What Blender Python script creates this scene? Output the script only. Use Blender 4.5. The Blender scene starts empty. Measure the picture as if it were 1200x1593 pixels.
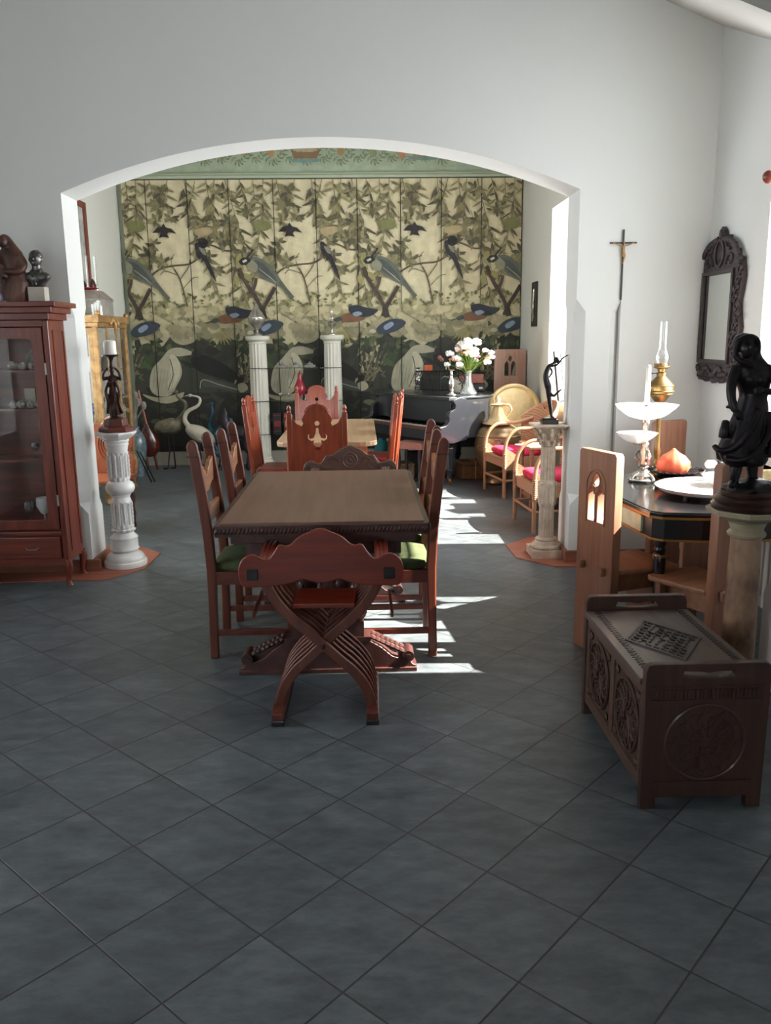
import bpy, bmesh, math, random
from mathutils import Vector, Matrix
PI=math.pi
sc=bpy.context.scene; COL=sc.collection
# ---------------------------------------------------------------- camera, sky, sun, exposure
cam=bpy.data.objects.new('camera',bpy.data.cameras.new('camera')); COL.objects.link(cam); sc.camera=cam
def set_cam(yaw,pitch,roll,h,fpx):
    f=Vector((math.sin(yaw)*math.cos(pitch),math.cos(yaw)*math.cos(pitch),-math.sin(pitch)))
    r=Vector((math.cos(yaw),-math.sin(yaw),0)); u=r.cross(f)
    r2=r*math.cos(roll)+u*math.sin(roll); u2=u*math.cos(roll)-r*math.sin(roll)
    m=Matrix((r2,u2,-f)).transposed().to_4x4(); m.translation=(0,0,h); cam.matrix_world=m
    cam.data.sensor_fit='VERTICAL'; cam.data.sensor_height=36; cam.data.lens=fpx*36/1593
    cam.data.clip_end=100; cam.data.clip_start=.02
set_cam(math.radians(1.507),math.radians(11.85),math.radians(-.704),1.53,1291.6)
sc.view_settings.view_transform='Standard'; sc.view_settings.look='None'
sc.view_settings.gamma=1; sc.view_settings.use_curve_mapping=False
sc.view_settings.exposure=0.1
w=bpy.data.worlds.new('sky'); sc.world=w; w.use_nodes=True
bg=w.node_tree.nodes['Background']; bg.inputs[0].default_value=(.92,.97,1,1); bg.inputs[1].default_value=12.5
sun=bpy.data.objects.new('sun',bpy.data.lights.new('sun','SUN')); COL.objects.link(sun)
sun.data.energy=55; sun.data.color=(1,.93,.82); sun.data.angle=math.radians(.6)
sun.rotation_euler=Vector((-1,.05,-.95)).to_track_quat('-Z','Y').to_euler()
def portal(loc,rot,sx,sy):
    l=bpy.data.lights.new('window_portal','AREA'); l.shape='RECTANGLE'; l.size=sx; l.size_y=sy
    l.cycles.is_portal=True
    o=bpy.data.objects.new('window_portal',l); COL.objects.link(o); o.location=loc; o.rotation_euler=rot
portal((2.52,4.1,1.85),(0,PI/2,0),1.9,1.3)
portal((2.24,7.35,1.75),(0,PI/2,0),2.3,3.0)
portal((-1.0,-2.62,1.7),(-PI/2,0,0),1.2,1.3)
portal((-3.42,2.8,1.6),(0,-PI/2,0),1.8,1.0)
portal((-3.0,6.75,1.8),(0,-PI/2,0),2.0,1.4)  # portal for the added window on the far room's left
# ---------------------------------------------------------------- materials
def lin(h):
    if isinstance(h,str): h=[int(h[i:i+2],16)/255 for i in (0,2,4)]
    return tuple(((c+.055)/1.055)**2.4 if c>.04045 else c/12.92 for c in h)+(1,)
MATS={}
def newmat(name):
    m=bpy.data.materials.new(name); m.use_nodes=True; MATS[name]=m
    nt=m.node_tree; return m,nt,nt.nodes['Principled BSDF']
def N(nt,t,**k):
    n=nt.nodes.new(t)
    for a,b in k.items(): setattr(n,a,b)
    return n
def mat(name,c,rough=.5,metal=0,c2=None,scale=8,stretch=(1,1,1),bump=0,coat=0,detail=4,bscale=None,spec=None,trans=0,lo=.35,hi=.65):
    m,nt,p=newmat(name); L=nt.links.new
    p.inputs['Base Color'].default_value=lin(c); p.inputs['Roughness'].default_value=rough
    p.inputs['Metallic'].default_value=metal
    if coat: p.inputs['Coat Weight'].default_value=coat; p.inputs['Coat Roughness'].default_value=.12
    if spec is not None: p.inputs['Specular IOR Level'].default_value=spec
    if c2 or bump:
        tc=N(nt,'ShaderNodeTexCoord'); mp=N(nt,'ShaderNodeMapping'); mp.inputs['Scale'].default_value=stretch
        L(tc.outputs['Object'],mp.inputs['Vector'])
        no=N(nt,'ShaderNodeTexNoise'); no.inputs['Scale'].default_value=scale; no.inputs['Detail'].default_value=detail
        L(mp.outputs[0],no.inputs['Vector'])
        if c2:
            r=N(nt,'ShaderNodeValToRGB'); r.color_ramp.elements[0].position=lo; r.color_ramp.elements[1].position=hi
            r.color_ramp.elements[0].color=lin(c); r.color_ramp.elements[1].color=lin(c2)
            L(no.outputs['Fac'],r.inputs[0]); L(r.outputs[0],p.inputs['Base Color'])
        if bump:
            nb=no
            if bscale:
                nb=N(nt,'ShaderNodeTexNoise'); nb.inputs['Scale'].default_value=bscale; nb.inputs['Detail'].default_value=3
                L(mp.outputs[0],nb.inputs['Vector'])
            b=N(nt,'ShaderNodeBump'); b.inputs['Strength'].default_value=min(1,bump); b.inputs['Distance'].default_value=.004*max(1,bump)
            L(nb.outputs['Fac'],b.inputs['Height']); L(b.outputs[0],p.inputs['Normal'])
    return m
def wood(name,c,c2,rough=.4,axis=0,scale=5,coat=.15,bump=.15):
    st=[7,7,7]; st[axis]=.6
    return mat(name,c,rough,c2=c2,scale=scale,stretch=st,bump=bump,coat=coat,detail=6,lo=.3,hi=.72)
def glass(name,fac=.07,tint=(1,1,1,1),rough=.02,grow=.5,body=0):
    m,nt,p=newmat(name); L=nt.links.new; nt.nodes.remove(p)
    t=N(nt,'ShaderNodeBsdfTransparent'); t.inputs[0].default_value=tint
    g=N(nt,'ShaderNodeBsdfGlossy'); g.inputs['Roughness'].default_value=rough
    x=N(nt,'ShaderNodeMixShader'); lw=N(nt,'ShaderNodeLayerWeight'); lw.inputs[0].default_value=.35
    mr=N(nt,'ShaderNodeMapRange'); mr.inputs[3].default_value=fac; mr.inputs[4].default_value=min(1,fac+grow)
    L(lw.outputs['Facing'],mr.inputs[0]); L(mr.outputs[0],x.inputs[0]); L(t.outputs[0],x.inputs[1]); L(g.outputs[0],x.inputs[2])
    out=x
    if body:
        d=N(nt,'ShaderNodeBsdfDiffuse'); d.inputs[0].default_value=(.9,.91,.9,1); y=N(nt,'ShaderNodeMixShader'); y.inputs[0].default_value=body
        L(x.outputs[0],y.inputs[1]); L(d.outputs[0],y.inputs[2]); out=y
    L(out.outputs[0],nt.nodes['Material Output'].inputs[0]); return m
mat('plaster','d9dad7',.85)
mat('plaster_far','d8d8ce',.85)
mat('ceiling_white','b4b1ac',.9)
mat('plinth_white','b9b4a6',.7,c2='a8a294',scale=5)
wood('terracotta','8a4a35','a05c44',.55,scale=3)
wood('skirting','7d4a36','935c44',.5)
wood('cherry_z','551c10','7c331d',.38,axis=2,coat=.15); wood('cherry_x','551c10','7c331d',.38,axis=0,coat=.15)
wood('mahog_x','48190e','67291a',.4,axis=0,coat=.15); wood('mahog_z','4d2114','703621',.4,axis=2,coat=.15)
wood('sav_back','631d0d','852d18',.38,axis=0,coat=.15)
wood('table_top','6a4738','805c4c',.42,axis=1,scale=3,coat=.1)
wood('table_dark','3a1e1a','55302a',.4,axis=1)
wood('carved_dark','2f1a18','4d2c26',.4,axis=1,bump=.3)
wood('carved_brown','4b342c','60463a',.5,axis=0,bump=.3)
wood('chair_red','74301c','96452a',.33,axis=2,coat=.35); wood('chair_seat_wood','8b5a38','a9714a',.4,axis=0,coat=.2)
wood('pale_top','a08062','b99872',.45,axis=1,scale=3)
wood('pale_leg','b06a44','c88058',.4,axis=2)
wood('pine_z','8e5f48','a97960',.5,axis=2,scale=4); wood('pine_x','865a40','a07050',.45,axis=0,scale=4)
wood('pine_light','ad8271','c39a88',.55,axis=2,scale=4)
wood('chest_y','46322a','604638',.5,axis=1,bump=.4); wood('chest_z','38241d','4c3127',.5,axis=2,bump=.5)
wood('chest_lid','493c35','5e5048',.45,axis=1,bump=.4)
wood('chest_inlay','2c2524','453a36',.5,axis=1,bump=.5)
mat('green_velvet','363f20',.9,c2='485230',scale=20); mat('red_leather','7a1b1b',.4,c2='922525',scale=6)
mat('magenta_cloth','b3123f',.85,c2='cf2350',scale=14,bump=.4)
mat('marble_white','dcdcda',.35,c2='ebe9e4',scale=10,bump=.25,coat=.2)
mat('fluted_white','cbc8bb',.5,c2='dad6c8',scale=6,stretch=(1,1,.4))
mat('stone_cream','b59f8a',.6,c2='d2c2ae',scale=12,bump=.5)
mat('alabaster','5d3e2a',.4,c2='a08066',scale=9,stretch=(1.3,1.3,.8),coat=.3,detail=5); mat('alabaster_pale','8f836c',.4,c2='aa9f86',scale=9,coat=.2)
mat('bronze_dark','17151a',.38,metal=.6,c2='2b2529',scale=14,bump=.3)
mat('bronze_brown','2a1a17',.35,metal=.5,c2='4a3127',scale=12,bump=.3)
mat('wood_madonna','3b211b',.45,c2='6d493a',scale=7,stretch=(1,1,.6),bump=.5)
mat('bust_bronze','4a4a48',.32,metal=.8,c2='6d6a68',scale=12); mat('pale_stone','b9b3a6',.6,c2='a7a195',scale=10)
mat('chrome_violet','8d83a5',.2,metal=.9)
mat('brass','80683f',.32,metal=.85,c2='a08454',scale=5); mat('brass_tray','b39b70',.42,metal=.5,c2='cdb78c',scale=7,bump=.5,bscale=60)
mat('brass_pot','7d664a',.32,metal=.7,c2='a08a68',scale=4,bump=.2)
mat('gilt','8f6c44',.42,metal=.4,c2='b8925f',scale=18,bump=.4)
mat('gold_trim','a5763a',.35,metal=.6)
mat('silver','c9c6bf',.22,metal=.95); mat('silver_dull','a9a59c',.3,metal=.85,c2='c9c5bb',scale=10); mat('tray_silver','dcdcdc',.38,metal=.35,c2='e8e8e6',scale=10)
mat('black_lacquer','0d0d10',.22,coat=.5); mat('black_wood','131113',.35,coat=.2); mat('black_iron','15141a',.4,metal=.4)
mat('piano_black','24272c',.28,coat=.5); mat('ivory','cfc8b8',.4); mat('keyslip','5b3a33',.3)
mat('green_panel','8fa79a',.5,c2='a9bcae',scale=14)
mat('wax','ece9e0',.5); mat('pumpkin_orange','c8482f',.45,c2='dd6a47',scale=6)
mat('wicker','96704f',.6,c2='b78f6e',scale=90,stretch=(1,1,2.5),bump=1.2); mat('rattan','a57d5c',.45,c2='b99070',scale=10)
mat('casket_stone','7d7a73',.8,c2='928e86',scale=12,bump=.5); mat('casket_lid','7c6e65',.8,c2='8d8076',scale=20,bump=.4)
mat('red_glaze','8d1526',.25,c2='a5203a',scale=4,coat=.4); mat('dark_red','6b1418',.5)
mat('blue_glaze','4d5f66',.25,c2='72848a',scale=30,coat=.4)
mat('lute_wood','3c130d',.2,coat=.5,c2='5c2013',scale=4); mat('lute_side','8a4328',.25,coat=.4)
mat('egret_white','c9c2af',.55,c2='b3ab98',scale=8); mat('crane_metal','5f5a48',.45,metal=.3,c2='85806c',scale=12)
mat('peacock_teal','1b3c46',.4,metal=.3,c2='2e6577',scale=12); mat('horse_dark','1d181d',.4,metal=.3,c2='342b33',scale=10)
mat('mirror_glass','e2e6e4',.03,metal=1); mat('frame_carved','2b2224',.5,c2='3e3132',scale=25,bump=.8)
mat('picture_paper','b9b9b2',.6,c2='8f918c',scale=9); mat('frame_black','1c1917',.5)
mat('frame_reddish','6b342c',.45,c2='84493c',scale=15)
mat('radiator_white','cfcfca',.4); mat('window_white','dfe2e2',.5)
mat('straw','b9a377',.7,c2='d2bf94',scale=60,bump=1); mat('basket_brown','6e5139',.7,c2='8c6c4d',scale=50,bump=1)
mat('leaf_green','5d7a2b',.6,c2='86a03f',scale=9); mat('petal_white','f3f1ea',.6); mat('petal_pink','cf6f70',.6); mat('petal_orange','dc8a62',.6); mat('petal_cream','e5dfae',.6); mat('shaded_leaf','3c4a2a',.7); mat('muted_pink','8e5f54',.7)
mat('teal_cloth','0c5a60',.8); mat('plain_wood_box','6d5440',.6,c2='7d6450',scale=10)
mat('book_black','17161a',.5); mat('book_red','7a2420',.5); mat('book_cream','b8b2a0',.6); mat('paper','d8d5c8',.7); mat('ink_gold','a98f56',.5)
mat('coral','d8795a',.6,c2='e09a80',scale=12,bump=.6); mat('shell','a8a399',.55,c2='7f7c74',scale=22,bump=.5)
mat('leather_brown','7a3e22',.35,c2='98502f',scale=8,coat=.3)
mat('mask_clay','8c8578',.7); mat('card_orange','b85b34',.6)
glass('clear_glass',.04); glass('window_glass',.03); glass('crystal',.28); glass('cabinet_glass',.02,grow=.12); glass('milky_glass',.2,(.95,.96,.96,1),.1,body=.45); glass('vase_glass',.12,(.95,.98,.95,1),.05,grow=.4,body=.18); glass('shelf_glass',.06,(.85,.88,.86,1),grow=.3)
# floor: slate tiles laid diagonally
def floor_mat():
    m,nt,p=newmat('slate_tiles'); L=nt.links.new
    geo=N(nt,'ShaderNodeNewGeometry'); th=math.radians(-43.04); s=.3010; ox,oy=-1.391,2.941
    def dot(vx,vy):
        d=N(nt,'ShaderNodeVectorMath',operation='DOT_PRODUCT'); d.inputs[1].default_value=(vx/s,vy/s,0)
        sb=N(nt,'ShaderNodeVectorMath',operation='SUBTRACT'); sb.inputs[1].default_value=(ox,oy,0)
        L(geo.outputs['Position'],sb.inputs[0]); L(sb.outputs[0],d.inputs[0]); return d.outputs['Value']
    u=dot(math.cos(th),math.sin(th)); v=dot(-math.sin(th),math.cos(th))
    def mth(op,a,b=None):
        n=N(nt,'ShaderNodeMath',operation=op)
        for i,x in enumerate((a,b)):
            if x is None: continue
            if isinstance(x,(int,float)): n.inputs[i].default_value=x
            else: L(x,n.inputs[i])
        return n.outputs[0]
    def edge(t):
        f=mth('FRACT',t); return mth('MINIMUM',f,mth('SUBTRACT',1.0,f))
    d=mth('MINIMUM',edge(u),edge(v))
    cb=N(nt,'ShaderNodeCombineXYZ'); L(mth('FLOOR',u),cb.inputs[0]); L(mth('FLOOR',v),cb.inputs[1])
    wn=N(nt,'ShaderNodeTexWhiteNoise',noise_dimensions='3D'); L(cb.outputs[0],wn.inputs['Vector'])
    no=N(nt,'ShaderNodeTexNoise'); no.inputs['Scale'].default_value=9; no.inputs['Detail'].default_value=8; no.inputs['Roughness'].default_value=.7
    sh=N(nt,'ShaderNodeVectorMath',operation='MULTIPLY_ADD'); sh.inputs[1].default_value=(7,7,7); L(wn.outputs['Color'],sh.inputs[0])
    mp=N(nt,'ShaderNodeMapping'); mp.inputs['Rotation'].default_value=(0,0,.7); mp.inputs['Scale'].default_value=(.7,1.5,1); L(geo.outputs['Position'],mp.inputs[0])
    L(mp.outputs[0],sh.inputs[2]); L(sh.outputs[0],no.inputs['Vector'])
    r=N(nt,'ShaderNodeValToRGB'); e=r.color_ramp.elements; e[0].position=.3; e[0].color=lin('43494e'); e[1].position=.72; e[1].color=lin('70767a')
    x=e.new(.5); x.color=lin('585f63'); L(no.outputs['Fac'],r.inputs[0])
    hsv=N(nt,'ShaderNodeHueSaturation'); L(r.outputs[0],hsv.inputs['Color'])
    mr=N(nt,'ShaderNodeMapRange'); mr.inputs[3].default_value=.88; mr.inputs[4].default_value=1.12; L(wn.outputs['Value'],mr.inputs[0]); L(mr.outputs[0],hsv.inputs['Value'])
    g=N(nt,'ShaderNodeMapRange'); g.inputs[1].default_value=.005; g.inputs[2].default_value=.011; L(d,g.inputs[0])
    mx=N(nt,'ShaderNodeMix',data_type='RGBA'); mx.inputs[6].default_value=lin('343331'); L(hsv.outputs[0],mx.inputs[7]); L(g.outputs[0],mx.inputs[0])
    L(mx.outputs[2],p.inputs['Base Color'])
    rr=N(nt,'ShaderNodeMapRange'); rr.inputs[3].default_value=.3; rr.inputs[4].default_value=.55; L(no.outputs['Fac'],rr.inputs[0]); L(rr.outputs[0],p.inputs['Roughness'])
    h=mth('ADD',mth('MULTIPLY',g.outputs[0],.6),mth('MULTIPLY',no.outputs['Fac'],.55))
    b=N(nt,'ShaderNodeBump'); b.inputs['Strength'].default_value=.5; b.inputs['Distance'].default_value=.004; L(h,b.inputs['Height']); L(b.outputs[0],p.inputs['Normal'])
floor_mat()
def paint_mat(name,grad=None):
    # flat paint colours held per face, with the mottling of the board
    m,nt,p=newmat(name); L=nt.links.new
    a=N(nt,'ShaderNodeAttribute',attribute_name='Paint'); no=N(nt,'ShaderNodeTexNoise'); no.inputs['Scale'].default_value=14; no.inputs['Detail'].default_value=6
    geo=N(nt,'ShaderNodeNewGeometry'); L(geo.outputs['Position'],no.inputs['Vector'])
    mr=N(nt,'ShaderNodeMapRange'); mr.inputs[3].default_value=.72; mr.inputs[4].default_value=1.25; L(no.outputs['Fac'],mr.inputs[0])
    h=N(nt,'ShaderNodeHueSaturation'); L(a.outputs['Color'],h.inputs['Color']); L(mr.outputs[0],h.inputs['Value'])
    L(h.outputs[0],p.inputs['Base Color']); p.inputs['Roughness'].default_value=.6
paint_mat('painted')
# ---------------------------------------------------------------- mesh helpers
def cr(pts,n=6,closed=False):
    P=[Vector(p) for p in pts]; out=[]; m=len(P)
    rng=range(m if closed else m-1)
    for i in rng:
        g=(lambda k:P[k%m]) if closed else (lambda k:P[max(0,min(m-1,k))])
        a,b,c,d=g(i-1),g(i),g(i+1),g(i+2)
        for j in range(n):
            t=j/n; out.append(.5*((2*b)+(c-a)*t+(2*a-5*b+4*c-d)*t*t+(3*b-a-3*c+d)*t**3))
    if not closed: out.append(P[-1])
    return out
class MB:
    def __init__(s): s.v=[]; s.f=[]; s.c=[]; s.M=Matrix()
    def add(s,vs,fs,col=None):
        o=len(s.v); s.v+=[tuple(s.M@Vector(v)) for v in vs]
        for f in fs: s.f.append([i+o for i in f]); s.c.append(col)
        return s
    def box(s,a,b,col=None,taper=None):
        x0,y0,z0=a; x1,y1,z1=b; t=taper or 0; cx,cy=(x0+x1)/2,(y0+y1)/2
        q=lambda x,y:(x+(cx-x)*t,y+(cy-y)*t)
        vs=[(*q(x0,y0),z0),(*q(x1,y0),z0),(*q(x1,y1),z0),(*q(x0,y1),z0),(x0,y0,z1),(x1,y0,z1),(x1,y1,z1),(x0,y1,z1)]
        return s.add(vs,[(0,3,2,1),(4,5,6,7),(0,1,5,4),(1,2,6,5),(2,3,7,6),(3,0,4,7)],col)
    def lathe(s,prof,c=(0,0,0),n=28,sx=1,sy=1,fl=None,a0=0):
        # prof (r,z) bottom to top; fl=(count,depth) flutes
        vs=[];fs=[]
        for r,z in prof:
            for i in range(n):
                a=2*PI*i/n+a0; k=1
                if fl: k=1-fl[1]*(.5+.5*math.cos(fl[0]*a))
                vs.append((c[0]+r*k*sx*math.cos(a),c[1]+r*k*sy*math.sin(a),c[2]+z))
        m=len(prof)
        for j in range(m-1):
            for i in range(n):
                k=(i+1)%n; fs.append((j*n+i,j*n+k,(j+1)*n+k,(j+1)*n+i))
        fs.append(tuple(range(n-1,-1,-1))); fs.append(tuple((m-1)*n+i for i in range(n)))
        return s.add(vs,fs)
    def loft(s,secs,n=20,cap=True):
        # secs: (x,y,z,rx,ry,rot,foldamp,folds,phase)
        vs=[];fs=[]
        for q in secs:
            x,y,z,rx,ry=q[:5]; rot=q[5] if len(q)>5 else 0; am=q[6] if len(q)>6 else 0; fo=q[7] if len(q)>7 else 0; ph=q[8] if len(q)>8 else 0
            for i in range(n):
                a=2*PI*i/n; k=1+am*math.cos(fo*a+ph); X=rx*k*math.cos(a); Y=ry*k*math.sin(a)
                vs.append((x+X*math.cos(rot)-Y*math.sin(rot),y+X*math.sin(rot)+Y*math.cos(rot),z))
        m=len(secs)
        for j in range(m-1):
            for i in range(n):
                k=(i+1)%n; fs.append((j*n+i,j*n+k,(j+1)*n+k,(j+1)*n+i))
        if cap: fs.append(tuple(range(n-1,-1,-1))); fs.append(tuple((m-1)*n+i for i in range(n)))
        return s.add(vs,fs)
    def tube(s,pts,r,n=8,cap=True,flat=1):
        P=[Vector(p) for p in pts]; m=len(P); R=r if isinstance(r,(list,tuple)) else [r]*m
        if len(R)!=m: R=[R[0]+(R[-1]-R[0])*i/(m-1) for i in range(m)]
        T=[(P[min(i+1,m-1)]-P[max(i-1,0)]).normalized() for i in range(m)]
        up=Vector((0,0,1)) if abs(T[0].z)<.9 else Vector((0,1,0))
        nv=(up-T[0]*up.dot(T[0])).normalized(); vs=[];fs=[]
        for i in range(m):
            nv=(nv-T[i]*nv.dot(T[i])).normalized(); bv=T[i].cross(nv)
            for j in range(n):
                a=2*PI*j/n; vs.append(P[i]+nv*(R[i]*math.cos(a))+bv*(R[i]*flat*math.sin(a)))
        for i in range(m-1):
            for j in range(n):
                k=(j+1)%n; fs.append((i*n+j,i*n+k,(i+1)*n+k,(i+1)*n+j))
        if cap: fs.append(tuple(range(n-1,-1,-1))); fs.append(tuple((m-1)*n+j for j in range(n)))
        return s.add([tuple(v) for v in vs],fs)
    def ball(s,c,r,n=12,rot=None,k=None):
        if not isinstance(r,(tuple,list)): r=(r,r,r)
        vs=[];fs=[]; h=max(4,n//2); R=rot or Matrix.Identity(3)
        for j in range(1,h):
            t=PI*j/h
            for i in range(n):
                a=2*PI*i/n; v=R@Vector((r[0]*math.sin(t)*math.cos(a),r[1]*math.sin(t)*math.sin(a),-r[2]*math.cos(t))); vs.append((c[0]+v.x,c[1]+v.y,c[2]+v.z))
        b=R@Vector((0,0,-r[2])); t=R@Vector((0,0,r[2])); B=len(vs); vs+=[(c[0]+b.x,c[1]+b.y,c[2]+b.z),(c[0]+t.x,c[1]+t.y,c[2]+t.z)]
        for j in range(h-2):
            for i in range(n):
                q=(i+1)%n; fs.append((j*n+i,j*n+q,(j+1)*n+q,(j+1)*n+i))
        for i in range(n):
            q=(i+1)%n; fs.append((B,q,i)); fs.append((B+1,(h-2)*n+i,(h-2)*n+q))
        return s.add(vs,fs)
    def prism(s,poly,z0,z1,col=None):
        n=len(poly); vs=[(x,y,z0) for x,y in poly]+[(x,y,z1) for x,y in poly]
        ar=sum(poly[i][0]*poly[(i+1)%n][1]-poly[(i+1)%n][0]*poly[i][1] for i in range(n))
        fs=[tuple(range(n-1,-1,-1)),tuple(range(n,2*n))]+[(i,(i+1)%n,n+(i+1)%n,n+i) for i in range(n)]
        if ar<0: fs=[f[::-1] for f in fs]
        return s.add(vs,fs,col)
    def plateY(s,poly,y0,y1):   # polygon in XZ, thickness along Y
        M0=s.M.copy(); s.M=s.M@Matrix(((1,0,0,0),(0,0,-1,0),(0,1,0,0),(0,0,0,1))); s.prism(poly,-y1,-y0); s.M=M0; return s
    def plateX(s,poly,x0,x1):   # polygon in YZ, thickness along X
        M0=s.M.copy(); s.M=s.M@Matrix(((0,0,1,0),(1,0,0,0),(0,1,0,0),(0,0,0,1))); s.prism(poly,x0,x1); s.M=M0; return s
    def ribbonY(s,pts,w,y0,y1): # strip of width w following pts in XZ, thickness along Y
        P=[Vector((p[0],p[1])) for p in pts]; L=[];R=[]; n=len(P)
        for i in range(n):
            t=(P[min(i+1,n-1)]-P[max(i-1,0)]).normalized(); nn=Vector((-t.y,t.x)); L.append(P[i]+nn*w/2); R.append(P[i]-nn*w/2)
        vs=[];fs=[]
        for i in range(n):
            for q in (L[i],R[i]):
                for y in (y0,y1): vs.append((q.x,y,q.y))
        for i in range(n-1):
            a=i*4; b=a+4; fs+=[(a,a+1,b+1,b),(a+2,b+2,b+3,a+3),(a,b,b+2,a+2),(a+1,a+3,b+3,b+1)]
        fs+=[(0,2,3,1),(4*n-4,4*n-3,4*n-1,4*n-2)]
        return s.add(vs,fs)
    def obj(s,name,m,parent=None,smooth=35,bevel=0,remesh=0,sm=4,label=None,sub=0):
        me=bpy.data.meshes.new(name); me.from_pydata(s.v,[],s.f); me.validate(); 
        if any(c for c in s.c):
            at=me.color_attributes.new('Paint','FLOAT_COLOR','CORNER')
            for p,c in zip(me.polygons,s.c):
                for li in p.loop_indices: at.data[li].color=c or (1,1,1,1)
        me.materials.append(MATS[m] if isinstance(m,str) else m)
        bm=bmesh.new(); bm.from_mesh(me)
        if not any(c for c in s.c): bmesh.ops.recalc_face_normals(bm,faces=bm.faces)
        bm.to_mesh(me); bm.free()
        if smooth: 
            me.shade_smooth(); me.set_sharp_from_angle(angle=math.radians(smooth))
        o=bpy.data.objects.new(name,me); COL.objects.link(o)
        if parent: o.parent=parent
        if remesh:
            r=o.modifiers.new('fuse','REMESH'); r.mode='VOXEL'; r.voxel_size=remesh; r.use_smooth_shade=True
            q=o.modifiers.new('soft','SMOOTH'); q.iterations=sm; q.factor=.5
        if bevel:
            b=o.modifiers.new('bev','BEVEL'); b.width=bevel; b.segments=2; b.limit_method='ANGLE'; b.angle_limit=math.radians(40); b.harden_normals=False
        if sub: o.modifiers.new('sub','SUBSURF').levels=sub; o.modifiers['sub'].render_levels=sub
        if label: o['label']=label
        return o
def holed(name,outer,holes,t,m,parent=None,bev=.0,label=None,M=None):
    # a board cut from outline and holes in XZ, thickness t centred on y=0
    cu=bpy.data.curves.new(name,'CURVE'); cu.dimensions='2D'; cu.fill_mode='BOTH'; cu.extrude=t/2-bev; cu.bevel_depth=bev; cu.offset=-bev
    for pl in [outer]+holes:
        sp=cu.splines.new('POLY'); sp.points.add(len(pl)-1); sp.use_cyclic_u=True
        for p,q in zip(sp.points,pl): p.co=(q[0],q[1],0,1)
    ob=bpy.data.objects.new('tmp',cu); COL.objects.link(ob)
    me=bpy.data.meshes.new_from_object(ob); bpy.data.objects.remove(ob); bpy.data.curves.remove(cu)
    me.transform(Matrix(((1,0,0,0),(0,0,-1,0),(0,1,0,0),(0,0,0,1))))
    if M: me.transform(M)
    me.materials.clear(); me.materials.append(MATS[m]); me.name=name
    o=bpy.data.objects.new(name,me); COL.objects.link(o)
    if parent: o.parent=parent
    if label: o['label']=label
    return o
def cut(o,mbs):
    # carve solids out of an object, once, and keep the result as its mesh
    for mb in mbs:
        c=mb.obj('cutter','plaster',smooth=0); md=o.modifiers.new('b','BOOLEAN'); md.object=c; md.solver='EXACT'
        dg=bpy.context.evaluated_depsgraph_get(); me=bpy.data.meshes.new_from_object(o.evaluated_get(dg))
        o.modifiers.clear(); o.data=me; bpy.data.objects.remove(c)
def thing(name,label,cat,loc=(0,0,0),rz=0,group=None,scale=1):
    o=bpy.data.objects.new(name,None); COL.objects.link(o); o.empty_display_size=.05
    o.location=loc; o.rotation_euler=(0,0,rz); o.scale=(scale,)*3; o['label']=label; o['category']=cat
    if group: o['group']=group
    return o
def tag(o,label,cat,group=None,loc=None,rz=None):
    o['label']=label; o['category']=cat
    if group: o['group']=group
    if loc: o.location=loc
    if rz is not None: o.rotation_euler=(0,0,rz)
    return o
def struct(o): o['kind']='structure'; return o
def dup(r,loc,rz,label,scale=None):
    c=r.copy(); COL.objects.link(c); c.location=loc; c.rotation_euler=(0,0,rz); c['label']=label
    if scale: c.scale=(scale,)*3
    for ch in list(r.children):
        d=ch.copy(); COL.objects.link(d); d.parent=c
        for g in list(ch.children):
            e=g.copy(); COL.objects.link(e); e.parent=d
    return c
def arc(cx,cy,r,a0,a1,n=12):
    return [(cx+r*math.cos(math.radians(a0+(a1-a0)*i/n)),cy+r*math.sin(math.radians(a0+(a1-a0)*i/n))) for i in range(n+1)]
def circ(cx,cy,r,n=16): return arc(cx,cy,r,0,360*(n-1)/n,n-1)
def rrect(x0,y0,x1,y1,r,n=4):
    return arc(x1-r,y1-r,r,0,90,n)+arc(x0+r,y1-r,r,90,180,n)+arc(x0+r,y0+r,r,180,270,n)+arc(x1-r,y0+r,r,270,360,n)
rnd=random.Random(7)
# ================================================================ STRUCTURE
b=MB(); b.box((-3.6,-2.9,-.1),(2.9,10.8,0)); struct(b.obj('floor','slate_tiles',smooth=0))
b=MB(); b.box((-3.6,-2.9,4.0),(2.9,10.8,4.1)); struct(b.obj('ceiling','ceiling_white',smooth=0))
# sloping soffit in the corner over the alcove: z follows the slope plane
def slz(x,y): return 3.43-.39*(x-2.25)+.44*(y-5.65)
pl=[(1.5,5.75),(2.6,5.75),(2.6,4.9),(1.75,3.3),(1.15,3.55),(1.12,4.3)]
b=MB(); n=len(pl); b.add([(x,y,slz(x,y)) for x,y in pl]+[(x,y,3.999) for x,y in pl],[tuple(range(n)),tuple(range(2*n-1,n-1,-1))]+[(i,(i+1)%n,n+(i+1)%n,n+i) for i in range(n)])
struct(b.obj('ceiling_slope','ceiling_white',smooth=0))
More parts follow.
